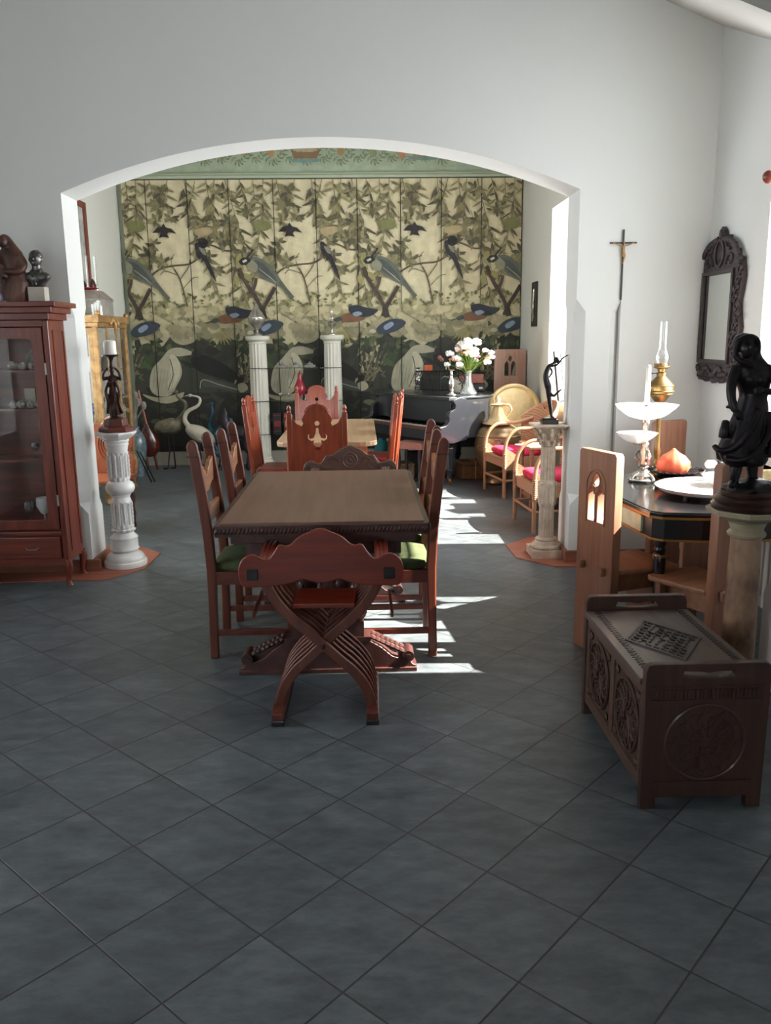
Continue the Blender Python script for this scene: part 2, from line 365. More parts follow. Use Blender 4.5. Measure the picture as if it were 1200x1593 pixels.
# arch wall
R0=4.33; cxa=-.224; cz=2.748-R0; hw=1.6225
a0=math.degrees(math.asin(hw/R0))
ar=[(cxa+R0*math.sin(math.radians(-a0+2*a0*i/40)),cz+R0*math.cos(math.radians(-a0+2*a0*i/40))) for i in range(41)]
pl=[(-3.3,0),(-1.8465,0)]+ar+[(1.3985,0),(1.69,0),(1.69,4.0),(-3.3,4.0)]
b=MB(); b.plateY(pl,5.5,5.8); wa=b.obj('wall_arch','plaster',smooth=0); struct(wa)
cs=[]
for x in (-1.8465,1.3985,1.69):
    c=MB(); c.lathe([(.0005,.40),(.062,.47),(.062,1.68),(.0005,1.76)],c=(x,5.5,0),n=4); cs.append(c)
for x in (-1.8465,1.3985):
    c=MB(); c.lathe([(.0005,.40),(.045,.46),(.045,1.69),(.0005,1.75)],c=(x,5.8,0),n=4); cs.append(c)
cut(wa,cs)
b=MB(); b.box((1.6901,5.5005,0),(2.25,5.8,4.0)); struct(b.obj('wall_alcove','plaster',smooth=0))
b=MB(); b.box((2.25,-2.8,0),(2.55,5.8,4.0)); wr=struct(b.obj('wall_right','plaster',smooth=0))
cut(wr,[MB().box((2.1,3.47,1.0),(2.7,4.72,2.75))])
b=MB(); b.box((1.755,3.27,0),(2.2499,3.46,4.0)); wp=struct(b.obj('wall_pier','plaster',smooth=0))
cut(wp,[MB().lathe([(.0005,.42),(.045,.48),(.045,1.68),(.0005,1.76)],c=(1.755,3.46,0),n=4)])
b=MB(); b.box((1.96,5.8001,0),(2.26,10.46,4.0)); wf=struct(b.obj('wall_right_far','plaster_far',smooth=0))
cut(wf,[MB().box((1.8,5.95,.86),(2.4,8.8,2.79))])
b=MB(); b.box((-3.15,5.8001,0),(-2.85,10.46,4.0)); wlf=struct(b.obj('wall_left_far','plaster_far',smooth=0)); cut(wlf,[MB().box((-3.3,6.05,.8),(-2.7,7.45,2.8))])  # opening cut for an added window, hidden by the arch jamb
b=MB(); b.box((-3.15,10.46,0),(2.26,10.75,4.0)); struct(b.obj('wall_far','green_wall' if 'green_wall' in MATS else mat('green_wall','c0cab6',.8),smooth=0))
b=MB(); b.box((-3.6,-2.8,0),(-3.3,5.8,4.0)); wl=struct(b.obj('wall_left','plaster',smooth=0))
cut(wl,[MB().box((-3.8,2.3,.7),(-3.1,3.3,2.5))])
b=MB(); b.box((-3.6,-2.8,0),(2.55,-2.5,4.0)); wb=struct(b.obj('wall_back','plaster',smooth=0))
cut(wb,[MB().box((-1.6,-3,1.05),(-.4,-2.3,2.35))])
def window(name,ax,p,lo,hi,z0,z1,nv,nh,sill=True):
    # ax 'x': the pane stands in a plane of constant x=p and runs lo..hi in y
    r=bpy.data.objects.new(name,None); COL.objects.link(r); r['kind']='structure'
    f=MB(); t=.05
    def bar(a0,a1,c0,c1,d=.03):
        if ax=='x': f.box((p-d,a0,c0),(p+d,a1,c1))
        else: f.box((a0,p-d,c0),(a1,p+d,c1))
    bar(lo,lo+t,z0,z1); bar(hi-t,hi,z0,z1); bar(lo+t,hi-t,z0,z0+t); bar(lo+t,hi-t,z1-t,z1)
    for i in range(1,nv):
        c=lo+(hi-lo)*i/nv; bar(c-.02,c+.02,z0+t,z1-t,.022)
    for i in range(1,nh):
        c=z0+(z1-z0)*i/nh; bar(lo+t,hi-t,c-.014,c+.014,.018)
    f.obj('window_frame','window_white',r,smooth=0,bevel=.004)
    g=MB()
    if ax=='x': g.box((p-.003,lo+.03,z0+.03),(p+.003,hi-.03,z1-.03))
    else: g.box((lo+.03,p-.003,z0+.03),(hi-.03,p+.003,z1-.03))
    g.obj('pane','window_glass',r,smooth=0)
    return r
window('window_1','x',2.48,3.47,4.72,1.0,2.75,2,1)
window('window_2','x',2.20,5.95,8.8,.86,2.79,3,1)
window('window_3','x',-3.5,2.3,3.3,.7,2.5,2,2)
window('added_window_left_far','x',-3.05,6.05,7.45,.8,2.8,2,2)  # added out of view to bring more daylight into the far room
window('window_4','y',-2.7,-1.6,-.4,1.05,2.35,2,1)
# skirtings
def skirt(nm,a,bb): b=MB(); b.box(a,bb); struct(b.obj(nm,'skirting',smooth=0,bevel=.004))
skirt('baseboard_arch_left',(-3.3,5.478,0),(-1.79,5.4995,.085)); skirt('baseboard_jamb_left',(-1.8463,5.4998,0),(-1.822,5.82,.085))
skirt('baseboard_arch_right',(1.374,5.478,0),(1.715,5.4995,.085)); skirt('baseboard_jamb_right',(1.374,5.4998,0),(1.3983,5.82,.085))
skirt('baseboard_alcove',(1.7152,5.478,0),(2.2495,5.4999,.085))
b=MB(); b.box((-2.8499,10.36,0),(1.9599,10.4599,.165)); struct(b.obj('baseboard_far','plinth_white',smooth=0,bevel=.006))
b=MB(); b.box((-2.8499,10.4,3.385),(1.9599,10.46,3.42)); b.box((-2.8499,10.425,3.42),(1.9599,10.46,3.45)); struct(b.obj('trim_1',mat('green_trim','b3bda4',.6),smooth=0,bevel=.006))
# terracotta octagons round the feet of the arch
b=MB(); b.prism([(-3.29,5.27),(-2.337,5.255),(-1.693,5.276),(-1.507,5.518),(-1.50,5.95),(-1.723,6.178),(-2.5,6.2),(-2.5,5.81),(-1.83,5.81),(-1.83,5.49),(-3.29,5.49)],0,.006); struct(b.obj('trim_2','terracotta',smooth=0,bevel=.002))
b=MB(); b.prism([(1.381,5.49),(1.381,5.81),(1.9,5.81),(1.9,6.24),(1.275,6.234),(1.052,5.986),(1.064,5.633),(1.287,5.374),(1.72,5.373),(1.72,5.49)],0,.006); struct(b.obj('trim_3','terracotta',smooth=0,bevel=.002))

# ================================================================ PAINTED SCREEN
XL,XR,YF=-2.79,1.95,10.40
edges=[XL,-2.50,-2.015,-1.53,-1.005,-.505,-.015,.50,.985,1.465,XR]
screen=thing('folding_screen','tall painted screen of narrow hinged panels with birds and hanging foliage, against the back wall','screen',(0,YF,0))
panels=[MB() for _ in range(10)]
pidx=[0]
def paint(poly,col,a=None):
    # poly in painting units; col hex
    pts=[(XL+(p[0]-187)*.00757, 3.37-(p[1]-281)*.0075) for p in poly]
    pts=[(min(XR-.001,max(XL+.001,x)),min(3.369,max(.172,z))) for x,z in pts]
    cx=sum(p[0] for p in pts)/len(pts)
    if max(p[0] for p in pts)-min(p[0] for p in pts)<.004: return
    k=0
    while k<9 and cx>edges[k+1]: k+=1
    pidx[0]+=1; y=-.0003-7e-6*pidx[0]
    ar=sum(pts[i][0]*pts[(i+1)%len(pts)][1]-pts[(i+1)%len(pts)][0]*pts[i][1] for i in range(len(pts)))
    if ar<0: pts=pts[::-1]
    panels[k].add([(x,y,z) for x,z in pts],[tuple(range(len(pts)))],lin(col))
def sm(poly,n=3): return [(v.x,v.y) for v in cr([(p[0],p[1],0) for p in poly],n,True)]
def leaf(a,bb,l,ang,wd,col):
    t=math.radians(ang); dx,dy=math.sin(t),math.cos(t); nx,ny=dy,-dx
    paint([(a,bb),(a+dx*l*.3+nx*wd*.5,bb+dy*l*.3+ny*wd*.5),(a+dx*l*.65+nx*wd*.4,bb+dy*l*.65+ny*wd*.4),(a+dx*l,bb+dy*l),(a+dx*l*.65-nx*wd*.4,bb+dy*l*.65-ny*wd*.4),(a+dx*l*.3-nx*wd*.5,bb+dy*l*.3-ny*wd*.5)],col)
def twig(pts,w,col):
    P=[(v.x,v.y) for v in cr([(p[0],p[1],0) for p in pts],3)]
    for i in range(len(P)-1):
        (x0,y0),(x1,y1)=P[i],P[i+1]; L=math.hypot(x1-x0,y1-y0) or 1; nx,ny=-(y1-y0)/L*w/2,(x1-x0)/L*w/2
        paint([(x0+nx,y0+ny),(x1+nx,y1+ny),(x1-nx,y1-ny),(x0-nx,y0-ny)],col)
mixc=lambda p,q,t:'%02x%02x%02x'%tuple(int(int(p[i:i+2],16)*(1-t)+int(q[i:i+2],16)*t) for i in (0,2,4))
PER=196.4
def period(k):
    r=random.Random(11); o=k*PER
    L_=lambda a,bb,*q:leaf(a+o,bb,*q)
    Pn=lambda poly,c,s=True:paint([(x+o,y) for x,y in (sm(poly) if s else poly)],c)
    T_=lambda pts,w_,c:twig([(x+o,y) for x,y in pts],w_,c)
    cols=['736c4d','878059','5f593f','969066','534e3b','80795a']
    # thin bare tree and branches
    T_([(283,492),(277,460),(270,430),(262,415)],2.2,'5b4f3d'); T_([(270,432),(285,412),(288,400)],1.4,'5b4f3d'); T_([(266,424),(248,418),(240,424)],1.2,'5b4f3d'); T_([(275,445),(290,430),(300,428)],1,'5b4f3d'); T_([(262,416),(258,402),(264,392)],1,'5b4f3d')
    T_([(223,427),(240,415),(262,410),(285,408),(300,400)],2.6,'5a4c39'); T_([(240,416),(252,402),(262,398)],1.4,'5a4c39'); T_([(300,386),(318,378),(345,388),(360,386)],2.6,'5a4c39'); T_([(300,345),(330,352),(348,340)],1.6,'5a4c39')
    T_([(282,490),(310,484),(340,486),(362,480)],2,'54493a')
    # hanging bamboo sprays
    for i,(a,ln) in enumerate([(196,44),(209,62),(232,30),(262,40),(283,66),(303,46),(318,92),(334,60),(352,108),(368,54),(205,120),(296,120),(340,136)]):
        a+=r.uniform(-4,4); b0=281 if i<10 else 330; sway=r.uniform(-.3,.3); T_([(a,b0),(a+sway*ln*.5,b0+ln*.5),(a+sway*ln,b0+ln)],1,'6b6248')
        for j in range(int(ln/6)):
            y=b0+6+j*6; x=a+sway*(y-b0)
            for sg in (-1,1):
                if r.random()<.78: L_(x+r.uniform(-2,2),y+r.uniform(-3,3),r.uniform(11,27),sg*r.uniform(8,75),r.uniform(2.6,5),cols[r.randrange(6)])
    # leafy whorls
    for (a,bb,n,l) in [(250,300,10,15),(243,320,12,17),(262,336,9,14),(238,342,8,13),(225,398,13,19),(212,410,10,16),(245,405,8,14),(232,378,8,12),(300,350,8,14),(322,362,9,15),(352,345,9,16),(345,372,11,16),(362,368,9,15),(318,395,8,12),(373,395,10,16),(330,420,8,14),(300,392,8,13),(345,300,7,13),(380,330,8,14),(202,352,7,12)]:
        base=r.uniform(0,90)
        for j in range(n): L_(a+r.uniform(-3,3),bb+r.uniform(-3,3),l*r.uniform(.75,1.1),base+360*j/n+r.uniform(-14,14),l*.38,cols[r.randrange(6)])
    Pn([(195,345),(210,342),(222,350),(214,358),(198,356)],'7f8050')
    # leafy belt
    for i in range(95):
        a=190+r.random()*PER; bb=455+r.random()*26
        L_(a,bb,r.uniform(5,10),r.uniform(0,360),r.uniform(3,5),['7b7a4f','8c8a5c','5f6040','a09a6a'][r.randrange(4)])
    # pale shrubs band
    for i in range(130):
        a=190+r.random()*PER; bb=478+r.random()*44; s=r.uniform(4,9); t=(bb-478)/50
        Pn([(a-s,bb),(a-s*.4,bb-s*.7),(a+s*.5,bb-s*.6),(a+s,bb+s*.2),(a,bb+s*.6)],mixc(['c9bd96','b3a982','d6c99e','98926c'][r.randrange(4)],'4d4d3b',t*.55))
def creatures(k):
    r=random.Random(11); o=k*PER
    L_=lambda a,bb,*q:leaf(a+o,bb,*q)
    Pn=lambda poly,c,s=True:paint([(x+o,y) for x,y in (sm(poly) if s else poly)],c)
    T_=lambda pts,w_,c:twig([(x+o,y) for x,y in pts],w_,c)
    # swallow
    Pn([(232,360),(240,352),(247,351),(250,346),(254,352),(262,354),(270,362),(258,359),(255,362),(258,368),(248,366),(242,368),(245,360)],'2a2625',False)
    # long tailed bird (alternating colouring is left out)
    Pn([(297,378),(303,376),(312,390),(316,400),(322,414),(328,436),(320,424),(310,404),(301,394)],'2e292c'); Pn([(303,382),(311,386),(314,394),(308,392)],'85857a')
    if k%2==0: Pn(circ(310,376,8,12),'231d20',False)
    Pn([(299,356),(320,352),(326,360),(310,366),(300,364)],'b39f78')
    # forked trunk and crested wader
    T_([(365,415),(376,440),(390,462),(398,480)],6,'4b3d33'); T_([(420,445),(410,462),(400,478),(394,492)],6,'44382f'); T_([(384,452),(389,440),(391,430)],5,'52433a'); T_([(398,478),(402,494)],9,'3b332c')
    for a,bb,g in [(366,400,30),(372,392,-20),(382,412,60),(362,425,10),(376,422,40)]: L_(a-4,bb,20,g,9,'9a935f')
    Pn([(383,402),(392,398),(406,404),(420,418),(430,434),(440,452),(428,444),(412,436),(398,428),(388,416)],'666a60'); Pn([(388,404),(400,406),(414,420),(424,436),(408,430),(394,420)],'50554f')
    for j in range(5): T_([(396+j*4,416+j*3),(406+j*4,424+j*3.4)],.8,'b9b8a2')
    Pn([(383,402),(378,410),(384,420),(392,420),(394,410)],'8e8d78'); Pn([(364,405),(370,399),(380,398),(384,404),(376,410),(368,410)],'2c2a2a',False); Pn([(370,404),(376,401),(378,404),(372,407)],'cfcbb8',False); T_([(378,399),(384,392),(388,386)],2.6,'2c2a2a')
    T_([(428,436),(438,450),(448,462)],6,'5a5f55')
    # ducks
    Pn([(322,494),(334,488),(352,484),(366,490),(362,498),(344,501),(330,500)],'7a553c'); Pn([(340,478),(352,474),(372,479),(388,482),(374,492),(356,492),(344,488)],'2b3038'); Pn([(346,487),(356,484),(362,488),(352,492)],'8b98ab'); Pn([(316,497),(324,492),(330,496),(322,500)],'3b4440'); T_([(308,500),(318,497)],2,'463c30')
    Pn([(384,512),(398,500),(416,496),(432,502),(420,514),(400,520),(388,520)],'38414a'); Pn([(396,508),(408,501),(412,506),(400,514)],'8797ad'); Pn([(372,516),(378,512),(384,516),(378,519)],'b7b39b')
def dark_zone():
    r=random.Random(5)
    # ground of the lower half
    top=[(187+i*6.3,528+8*math.sin(i*.37)+6*math.sin(i*.93+1)) for i in range(101)]
    for i in range(100): paint([top[i],top[i+1],(top[i+1][0],612),(top[i][0],612)],'3a3c32' if i%7 else '34362d')
    for i in range(100): paint([(187+i*6.3,611),(187+i*6.3+6.4,611),(187+i*6.3+6.4,708),(187+i*6.3,708)],'2a2b26')
def lower(k):
    r=random.Random(23); o=k*PER
    L_=lambda a,bb,*q:leaf(a+o,bb,*q)
    Pn=lambda poly,c,s=True:paint([(x+o,y) for x,y in (sm(poly) if s else poly)],c)
    T_=lambda pts,w_,c:twig([(x+o,y) for x,y in pts],w_,c)
    for i in range(60):
        a=190+r.random()*PER; bb=520+r.random()*26; L_(a,bb,r.uniform(12,26),r.uniform(150,400),r.uniform(6,11),['3f4a34','4c5538','2f3629','59603e','323329'][r.randrange(5)])
    for i in range(70):
        a=190+r.random()*PER; bb=560+r.random()*120; L_(a,bb,r.uniform(12,30),r.uniform(90,270),r.uniform(5,10),['32352b','3b3d31','26281f','41443a'][r.randrange(4)])
    for (a,bb,l,g,c) in [(262,520,26,200,'6a6d45'),(258,500,26,60,'7c7c52'),(283,508,26,35,'6f7148'),(225,530,24,160,'55603f'),(205,545,30,25,'3f4d34'),(196,560,28,60,'4a5a3c'),(380,530,34,200,'4b5637'),(372,540,30,150,'5b6240')]: L_(a,bb,l,g,10,c)
    for j in range(9): L_(330,512,22+r.random()*6,-60+j*15,4,'9d935f')
    Pn([(250,512),(275,505),(290,514),(288,528),(268,534),(252,526)],'a29a7c')
    for j in range(16): L_(265+r.uniform(-14,14),512+r.uniform(-2,8),10,r.uniform(-60,60),5,'8f886a')
    # white long-billed bird
    Pn([(232,556),(246,541),(264,538),(282,545),(284,549),(262,552),(254,552),(262,562),(264,580),(254,600),(244,614),(224,616),(212,606),(212,588),(218,570)],'a9a48d'); Pn([(246,550),(256,552),(262,566),(258,586),(248,604),(240,600),(246,574)],'c3bda4'); T_([(246,556),(250,580),(240,606)],1.6,'5b5848')
    for j in range(7): T_([(222+j*5,566+j*2),(216+j*5,604)],.8,'8d8872')
    Pn([(198,612),(222,618),(250,614),(266,610),(258,622),(236,628),(212,622)],'a8a188')
    # large dark bird
    Pn([(280,556),(296,550),(318,556),(345,574),(372,596),(360,600),(330,590),(300,580),(284,570)],'1d1e1d'); Pn([(300,588),(330,594),(362,602),(372,612),(350,612),(320,604),(296,600)],'454b48'); T_([(292,604),(297,590),(322,598),(356,608)],1.4,'9a987f')
    # pale fern mass
    for j in range(46):
        a=352+r.random()*46; bb=538+r.random()*52
        L_(a,bb,r.uniform(7,13),r.uniform(-40,220),4,['958c6c','aba07c','79735a','5d5a48'][r.randrange(4)])
    for j in range(14): T_([(372+r.uniform(-10,12),596),(366+j*4,548+r.random()*8)],1.2,['8a8264','5c5846','6f6950'][j%3])
    Pn([(352,600),(364,596),(370,606),(358,612)],'a8a288')
    for (a,bb,s) in [(290,548,9),(300,534,11),(314,545,12),(330,556,10)]: Pn([(a-s,bb),(a,bb-s*.8),(a+s,bb),(a,bb+s*.7)],['2c2b29','33302e','3a3430'][int(s)%3])
    for i in range(14):
        a=200+r.random()*180; bb=630+r.random()*40; s=r.uniform(5,12); Pn([(a-s,bb),(a-s*.3,bb-s*.5),(a+s,bb-s*.2),(a+s*.4,bb+s*.5)],['4b4a3d','5d594a','3d3e34','6f6a57'][r.randrange(4)])
# paint on the boards: ground colours first
for i in range(79):
    for j in range(11):
        r=random.Random(i*31+j); b0=281+j*23.4
        t=max(0,(b0-440)/170); paint([(187+i*8,b0),(195+i*8,b0),(195+i*8,b0+23.6),(187+i*8,b0+23.6)],mixc(mixc('dfd4b0','d5c9a4',r.random()),'8f8a68',min(1,t)))
dark_zone()
for k in range(-1,4): lower(k)
for k in range(-1,4): period(k)
for k in range(-2,4): creatures(k)
for k,m in enumerate(panels):
    x0,x1=edges[k]+.004,edges[k+1]-.004
    bb=MB(); bb.v=m.v; bb.f=m.f; bb.c=m.c
    bb.box((x0,.0,.17),(x1,.028,3.37),lin('8f8560'))
    # dark joint down the panel's right edge
    bb.add([(edges[k+1]-.009,-.03,.17),(edges[k+1]+.001,-.03,.17),(edges[k+1]+.001,-.03,3.37),(edges[k+1]-.009,-.03,3.37)],[(0,1,2,3)],lin('17140f'))
    bb.obj('panel','painted',screen,smooth=0)
# frieze: vine scrolls, fruit and boats on green
fr=MB(); FI=[0]
def fpoly(pts,c):
    FI[0]+=1; y=10.4590-5e-6*FI[0]; ar=sum(pts[i][0]*pts[(i+1)%len(pts)][1]-pts[(i+1)%len(pts)][0]*pts[i][1] for i in range(len(pts)))
    if ar<0: pts=pts[::-1]
    fr.add([(x,y,z) for x,z in pts],[tuple(range(len(pts)))],lin(c))
def fleaf(x,z,l,a,wd,c):
    dx,dz=math.cos(a)*l,math.sin(a)*l; nx,nz=-math.sin(a)*wd/2,math.cos(a)*wd/2
    fpoly([(x,z),(x+dx*.4+nx,z+dz*.4+nz),(x+dx,z+dz),(x+dx*.4-nx,z+dz*.4-nz)],c)
fpoly([(-2.84,3.46),(1.95,3.46),(1.95,3.99),(-2.84,3.99)],'a7b49c')
r=random.Random(3)
for s in range(12):
    cx0=-2.7+s*.4
    for sg in (0,1):
        P=[(cx0+.4*t, 3.66+.1*math.sin(PI*2*t+PI*sg)+(.0 if sg else .03)) for t in [i/14 for i in range(15)]]
        for i in range(14):
            (x0,z0),(x1,z1)=P[i],P[i+1]; fpoly([(x0,z0-.004),(x1,z1-.004),(x1,z1+.004),(x0,z0+.004)],'838e72')
            a=math.atan2(z1-z0,x1-x0)
            for q in (-1,1): fleaf(x0,z0,.055,a+q*1.0,.022,['7f8a6c','74805f','8e9679'][r.randrange(3)])
def boat(x,z,c1,c2,c3):
    fpoly([(x-.17,z+.05),(x-.13,z-.05),(x+.13,z-.05),(x+.2,z+.07),(x+.1,z+.02),(x-.1,z+.02)],c1)
    for i in range(3): fpoly([(x-.11+i*.09,z+.03),(x-.04+i*.09,z+.03),(x-.055+i*.09,z+.15),(x-.10+i*.09,z+.13)],c2)
    fpoly([(x-.2,z-.05),(x-.15,z-.09),(x,z-.1),(x+.15,z-.09),(x+.19,z-.05),(x,z-.06)],c3)
boat(-.62,3.66,'8a6d50','b9a583','7a9a94'); boat(.78,3.68,'a48a6a','9a7d5c','7d9089')
for x,z,c in [(-1.02,3.68,'b49264'),(-.2,3.69,'a58659'),(.18,3.67,'8f9670'),(.52,3.66,'bf835b'),(-1.35,3.7,'b19a6b'),(1.2,3.7,'a8a070')]:
    fpoly([(x+.045*math.cos(t*PI/5),z+.055*math.sin(t*PI/5)) for t in range(10)],c); fleaf(x,z+.04,.08,.9,.04,c)
tag(fr.obj('painted_frieze','painted',smooth=0),'pale green painted frieze of scrolling vines and small boats above the screen','frieze')
# ================================================================ DINING TABLE AND CHAIRS
t=thing('dining_table','long brown wooden trestle dining table with a carved edge, four ladder-back chairs around it','table',(-.18,4.14,0))
b=MB(); b.box((-.435,-.70,.745),(.435,.70,.77)); b.obj('tabletop','table_top',t,smooth=0,bevel=.004)
b=MB()
rm=random.Random(2)
for sx,sy,L in ((0,-1,.9),(0,1,.9),(1,0,1.42),(-1,0,1.42)):
    if sx==0: b.box((-.45,sy*.712-.014,.715),(.45,sy*.712+.014,.762))
    else: b.box((sx*.443-.014,-.70,.715),(sx*.443+.014,.70,.762))
    nn=int(L/.016)
    for i in range(nn):
        q=-L/2+.008+i*.016
        c=(q,sy*.728,.74) if sx==0 else (sx*.459,q,.74)
        b.ball(c,(.009,.004,.016) if sx==0 else (.004,.009,.016),6,Matrix.Rotation(.5,3,'Y' if sx==0 else 'X'))
b.obj('carved_edge','carved_dark',t,smooth=50)
b=MB(); b.box((-.40,-.64,.665),(.40,-.615,.72)); b.box((-.40,.615,.665),(.40,.64,.72)); b.box((-.40,-.615,.665),(-.375,.615,.72)); b.box((.375,-.615,.665),(.40,.615,.72)); b.box((-.34,-.60,.60),(.34,.60,.668)); b.obj('apron','table_dark',t,smooth=0,bevel=.004)
for sy in (-1,1):
    y=sy*.44 if sy<0 else .58
    y=-.44 if sy<0 else .60
    f=MB(); 
    prof=[(-.41,.0),(.41,.0),(.41,.03),(.395,.035)]+[(.385,.05),(.36,.055),(.30,.075),(.25,.12),(.20,.15),(.17,.155),(-.17,.155),(-.20,.15),(-.25,.12),(-.30,.075),(-.36,.055),(-.385,.05)]+[(-.395,.035),(-.41,.03)]
    f.plateY(prof,y-.045,y+.045); f.box((-.415,y-.055,0),(.415,y+.055,.022))
    fo=f.obj('trestle_foot','table_dark',t,smooth=30,bevel=.003)
    for s in (-1,1):
        v=MB(); v.tube([(s*.375,y-.055,.075),(s*.375,y+.055,.075)],.027,12); v.tube([(s*.375,y-.06,.075),(s*.375,y+.06,.075)],.012,8)
        for i in range(7): v.ball((s*(.21+i*.022),y-.03,.165-i*.011),(.02,.016,.013),8,Matrix.Rotation(s*.5,3,'Y'))
        for i in range(7): v.ball((s*(.21+i*.022),y+.03,.165-i*.011),(.02,.016,.013),8,Matrix.Rotation(s*.5,3,'Y'))
        v.obj('scroll','carved_dark',fo,smooth=40)
    u=MB(); u.box((-.20,y-.055,.155),(.20,y+.055,.175)); u.box((-.17,y-.05,.175),(.17,y+.05,.25))
    for s in (-1,1):
        for i in range(9):
            a=i*2*PI/9; u.ball((s*.115+.045*math.cos(a),y-.02+.02*math.sin(a),.285+.018*math.sin(3*a)),(.026,.03,.03),8)
        for i in range(16):
            a=i*2.4; rr=.062; u.ball((s*.085+rr*math.cos(a)*.8,y+rr*.5*math.sin(a),.48+.085*math.sin(i*1.7)),(.026,.028,.032),8)
        u.lathe([(.03,.25),(.045,.29),(.03,.33),(.035,.36),(.055,.42),(.068,.5),(.055,.57),(.035,.6)],c=(s*.085,y,0),n=12)
    u.box((-.26,y-.05,.575),(.26,y+.05,.61)); u.obj('carved_support','carved_dark',t,smooth=45)
b=MB(); b.box((-.03,-.40,.16),(.03,.56,.23)); b.obj('stretcher','table_dark',t,smooth=0,bevel=.005)

def dining_chair(label):
    # faces +Y; origin under the middle of the rear posts
    t=thing('dining_chair',label,'chair',(0,0,0),0,'ladder-back chairs around the trestle table')
    w=.185
    for s in (-1,1):
        p=MB(); pr=[(0,0),(.005,.30),(.008,.45),(-.002,.64),(-.018,.80),(-.045,1.0),(-.05,1.03)]
        vs=[];fs=[]
        W=[.042,.042,.048,.048,.05,.052,.05]
        outline=[(y-wd/2,z) for (y,z),wd in zip(pr,W)]
        top=[( -.052+.026*math.cos(math.radians(a)),1.035+.038*math.sin(math.radians(a))) for a in range(170,5,-20)]
        outline2=[(y+wd/2,z) for (y,z),wd in zip(pr,W)]
        p.plateX(outline+top+outline2[::-1],s*w-.018,s*w+.018)
        p.obj('rear_post','mahog_z',t,smooth=0,bevel=.007)
        g=MB(); g.box((s*w-.019,-.0745,.995),(s*w+.019,-.02,1.0)); g.obj('groove_band','black_wood',t,smooth=0)
        l=MB(); l.box((s*(w+.0)-.019,.36,0),(s*(w+.0)+.019,.40,.45),taper=.12); l.obj('leg','mahog_z',t,smooth=0,bevel=.003)
        q=MB(); q.box((s*w-.010,.02,.115),(s*w+.010,.365,.145)); q.obj('stretcher','mahog_x',t,smooth=0,bevel=.003)
        q=MB(); q.box((s*w-.014,.02,.375),(s*w+.014,.375,.44)); q.obj('seat_rail','mahog_x',t,smooth=0,bevel=.003)
    q=MB(); q.box((-w,.365,.375),(w,.392,.44)); q.box((-w,-.005,.375),(w,.02,.44)); q.obj('seat_rail','mahog_x',t,smooth=0,bevel=.003)
    q=MB(); q.box((-w,.19,.20),(w,.205,.23)); q.obj('stretcher','mahog_x',t,smooth=0,bevel=.003)
    c=MB(); c.loft([(0,.195,.438,.20,.20),(0,.195,.455,.21,.21),(0,.195,.478,.205,.20),(0,.195,.492,.16,.155),(0,.195,.496,.08,.08)],n=28)
    for i,v in enumerate(c.v):
        x,y,z=v; y-=.195; k=.16*.0+1
        m=max(abs(x),abs(y)) or 1; L=math.hypot(x,y) or 1; f=L/m; f=1+(f-1)*.85
        c.v[i]=(max(-.2,min(.2,x*f*.93)),.195+max(-.19,min(.185,y*f*.9)),z)
    c.obj('seat_cushion','green_velvet',t,smooth=60)
    n=9
    top=[(-w+.016+(2*w-.032)*i/24,0) for i in range(25)]
    ol=[]
    for i,(x,_) in enumerate(top):
        u=abs(i-12)/12; z=.955-.055*(1-u**1.2)+ (.012 if abs(u-.55)<.12 else 0)-(.02 if u<.12 else 0); ol.append((x,z))
    bot=[(w-.016,.835),(w*.55,.828),(.02,.80),(-.02,.80),(-w*.55,.828),(-w+.016,.835)]
    r=MB(); r.M=Matrix.Translation((0,-.026,0))@Matrix.Rotation(.10,4,'X')@Matrix.Translation((0,.09,0)); 
    r.M=Matrix.Translation((0,-.034,0)); r.plateY(ol+bot,-.011,.011); r.obj('crest_rail','chair_seat_wood',t,smooth=0,bevel=.004)
    r=MB(); r.box((-w+.012,-.022,.66),(w-.012,.0,.74)); r.obj('lower_rail','chair_seat_wood',t,smooth=0,bevel=.006)
    return t
ch=dining_chair('dark wooden chair with green seat on the left of the table, nearer of two')
ch.location=(-.745,4.06,0); ch.rotation_euler=(0,0,-PI/2)
dup(ch,(-.70,4.60,0),-PI/2,'dark wooden chair with green seat on the left of the table, farther of two')
dup(ch,(.325,4.03,0),PI/2,'dark wooden chair with green seat on the right of the table, nearer of two')
dup(ch,(.34,4.56,0),PI/2,'dark wooden chair with green seat on the right of the table, farther of two')

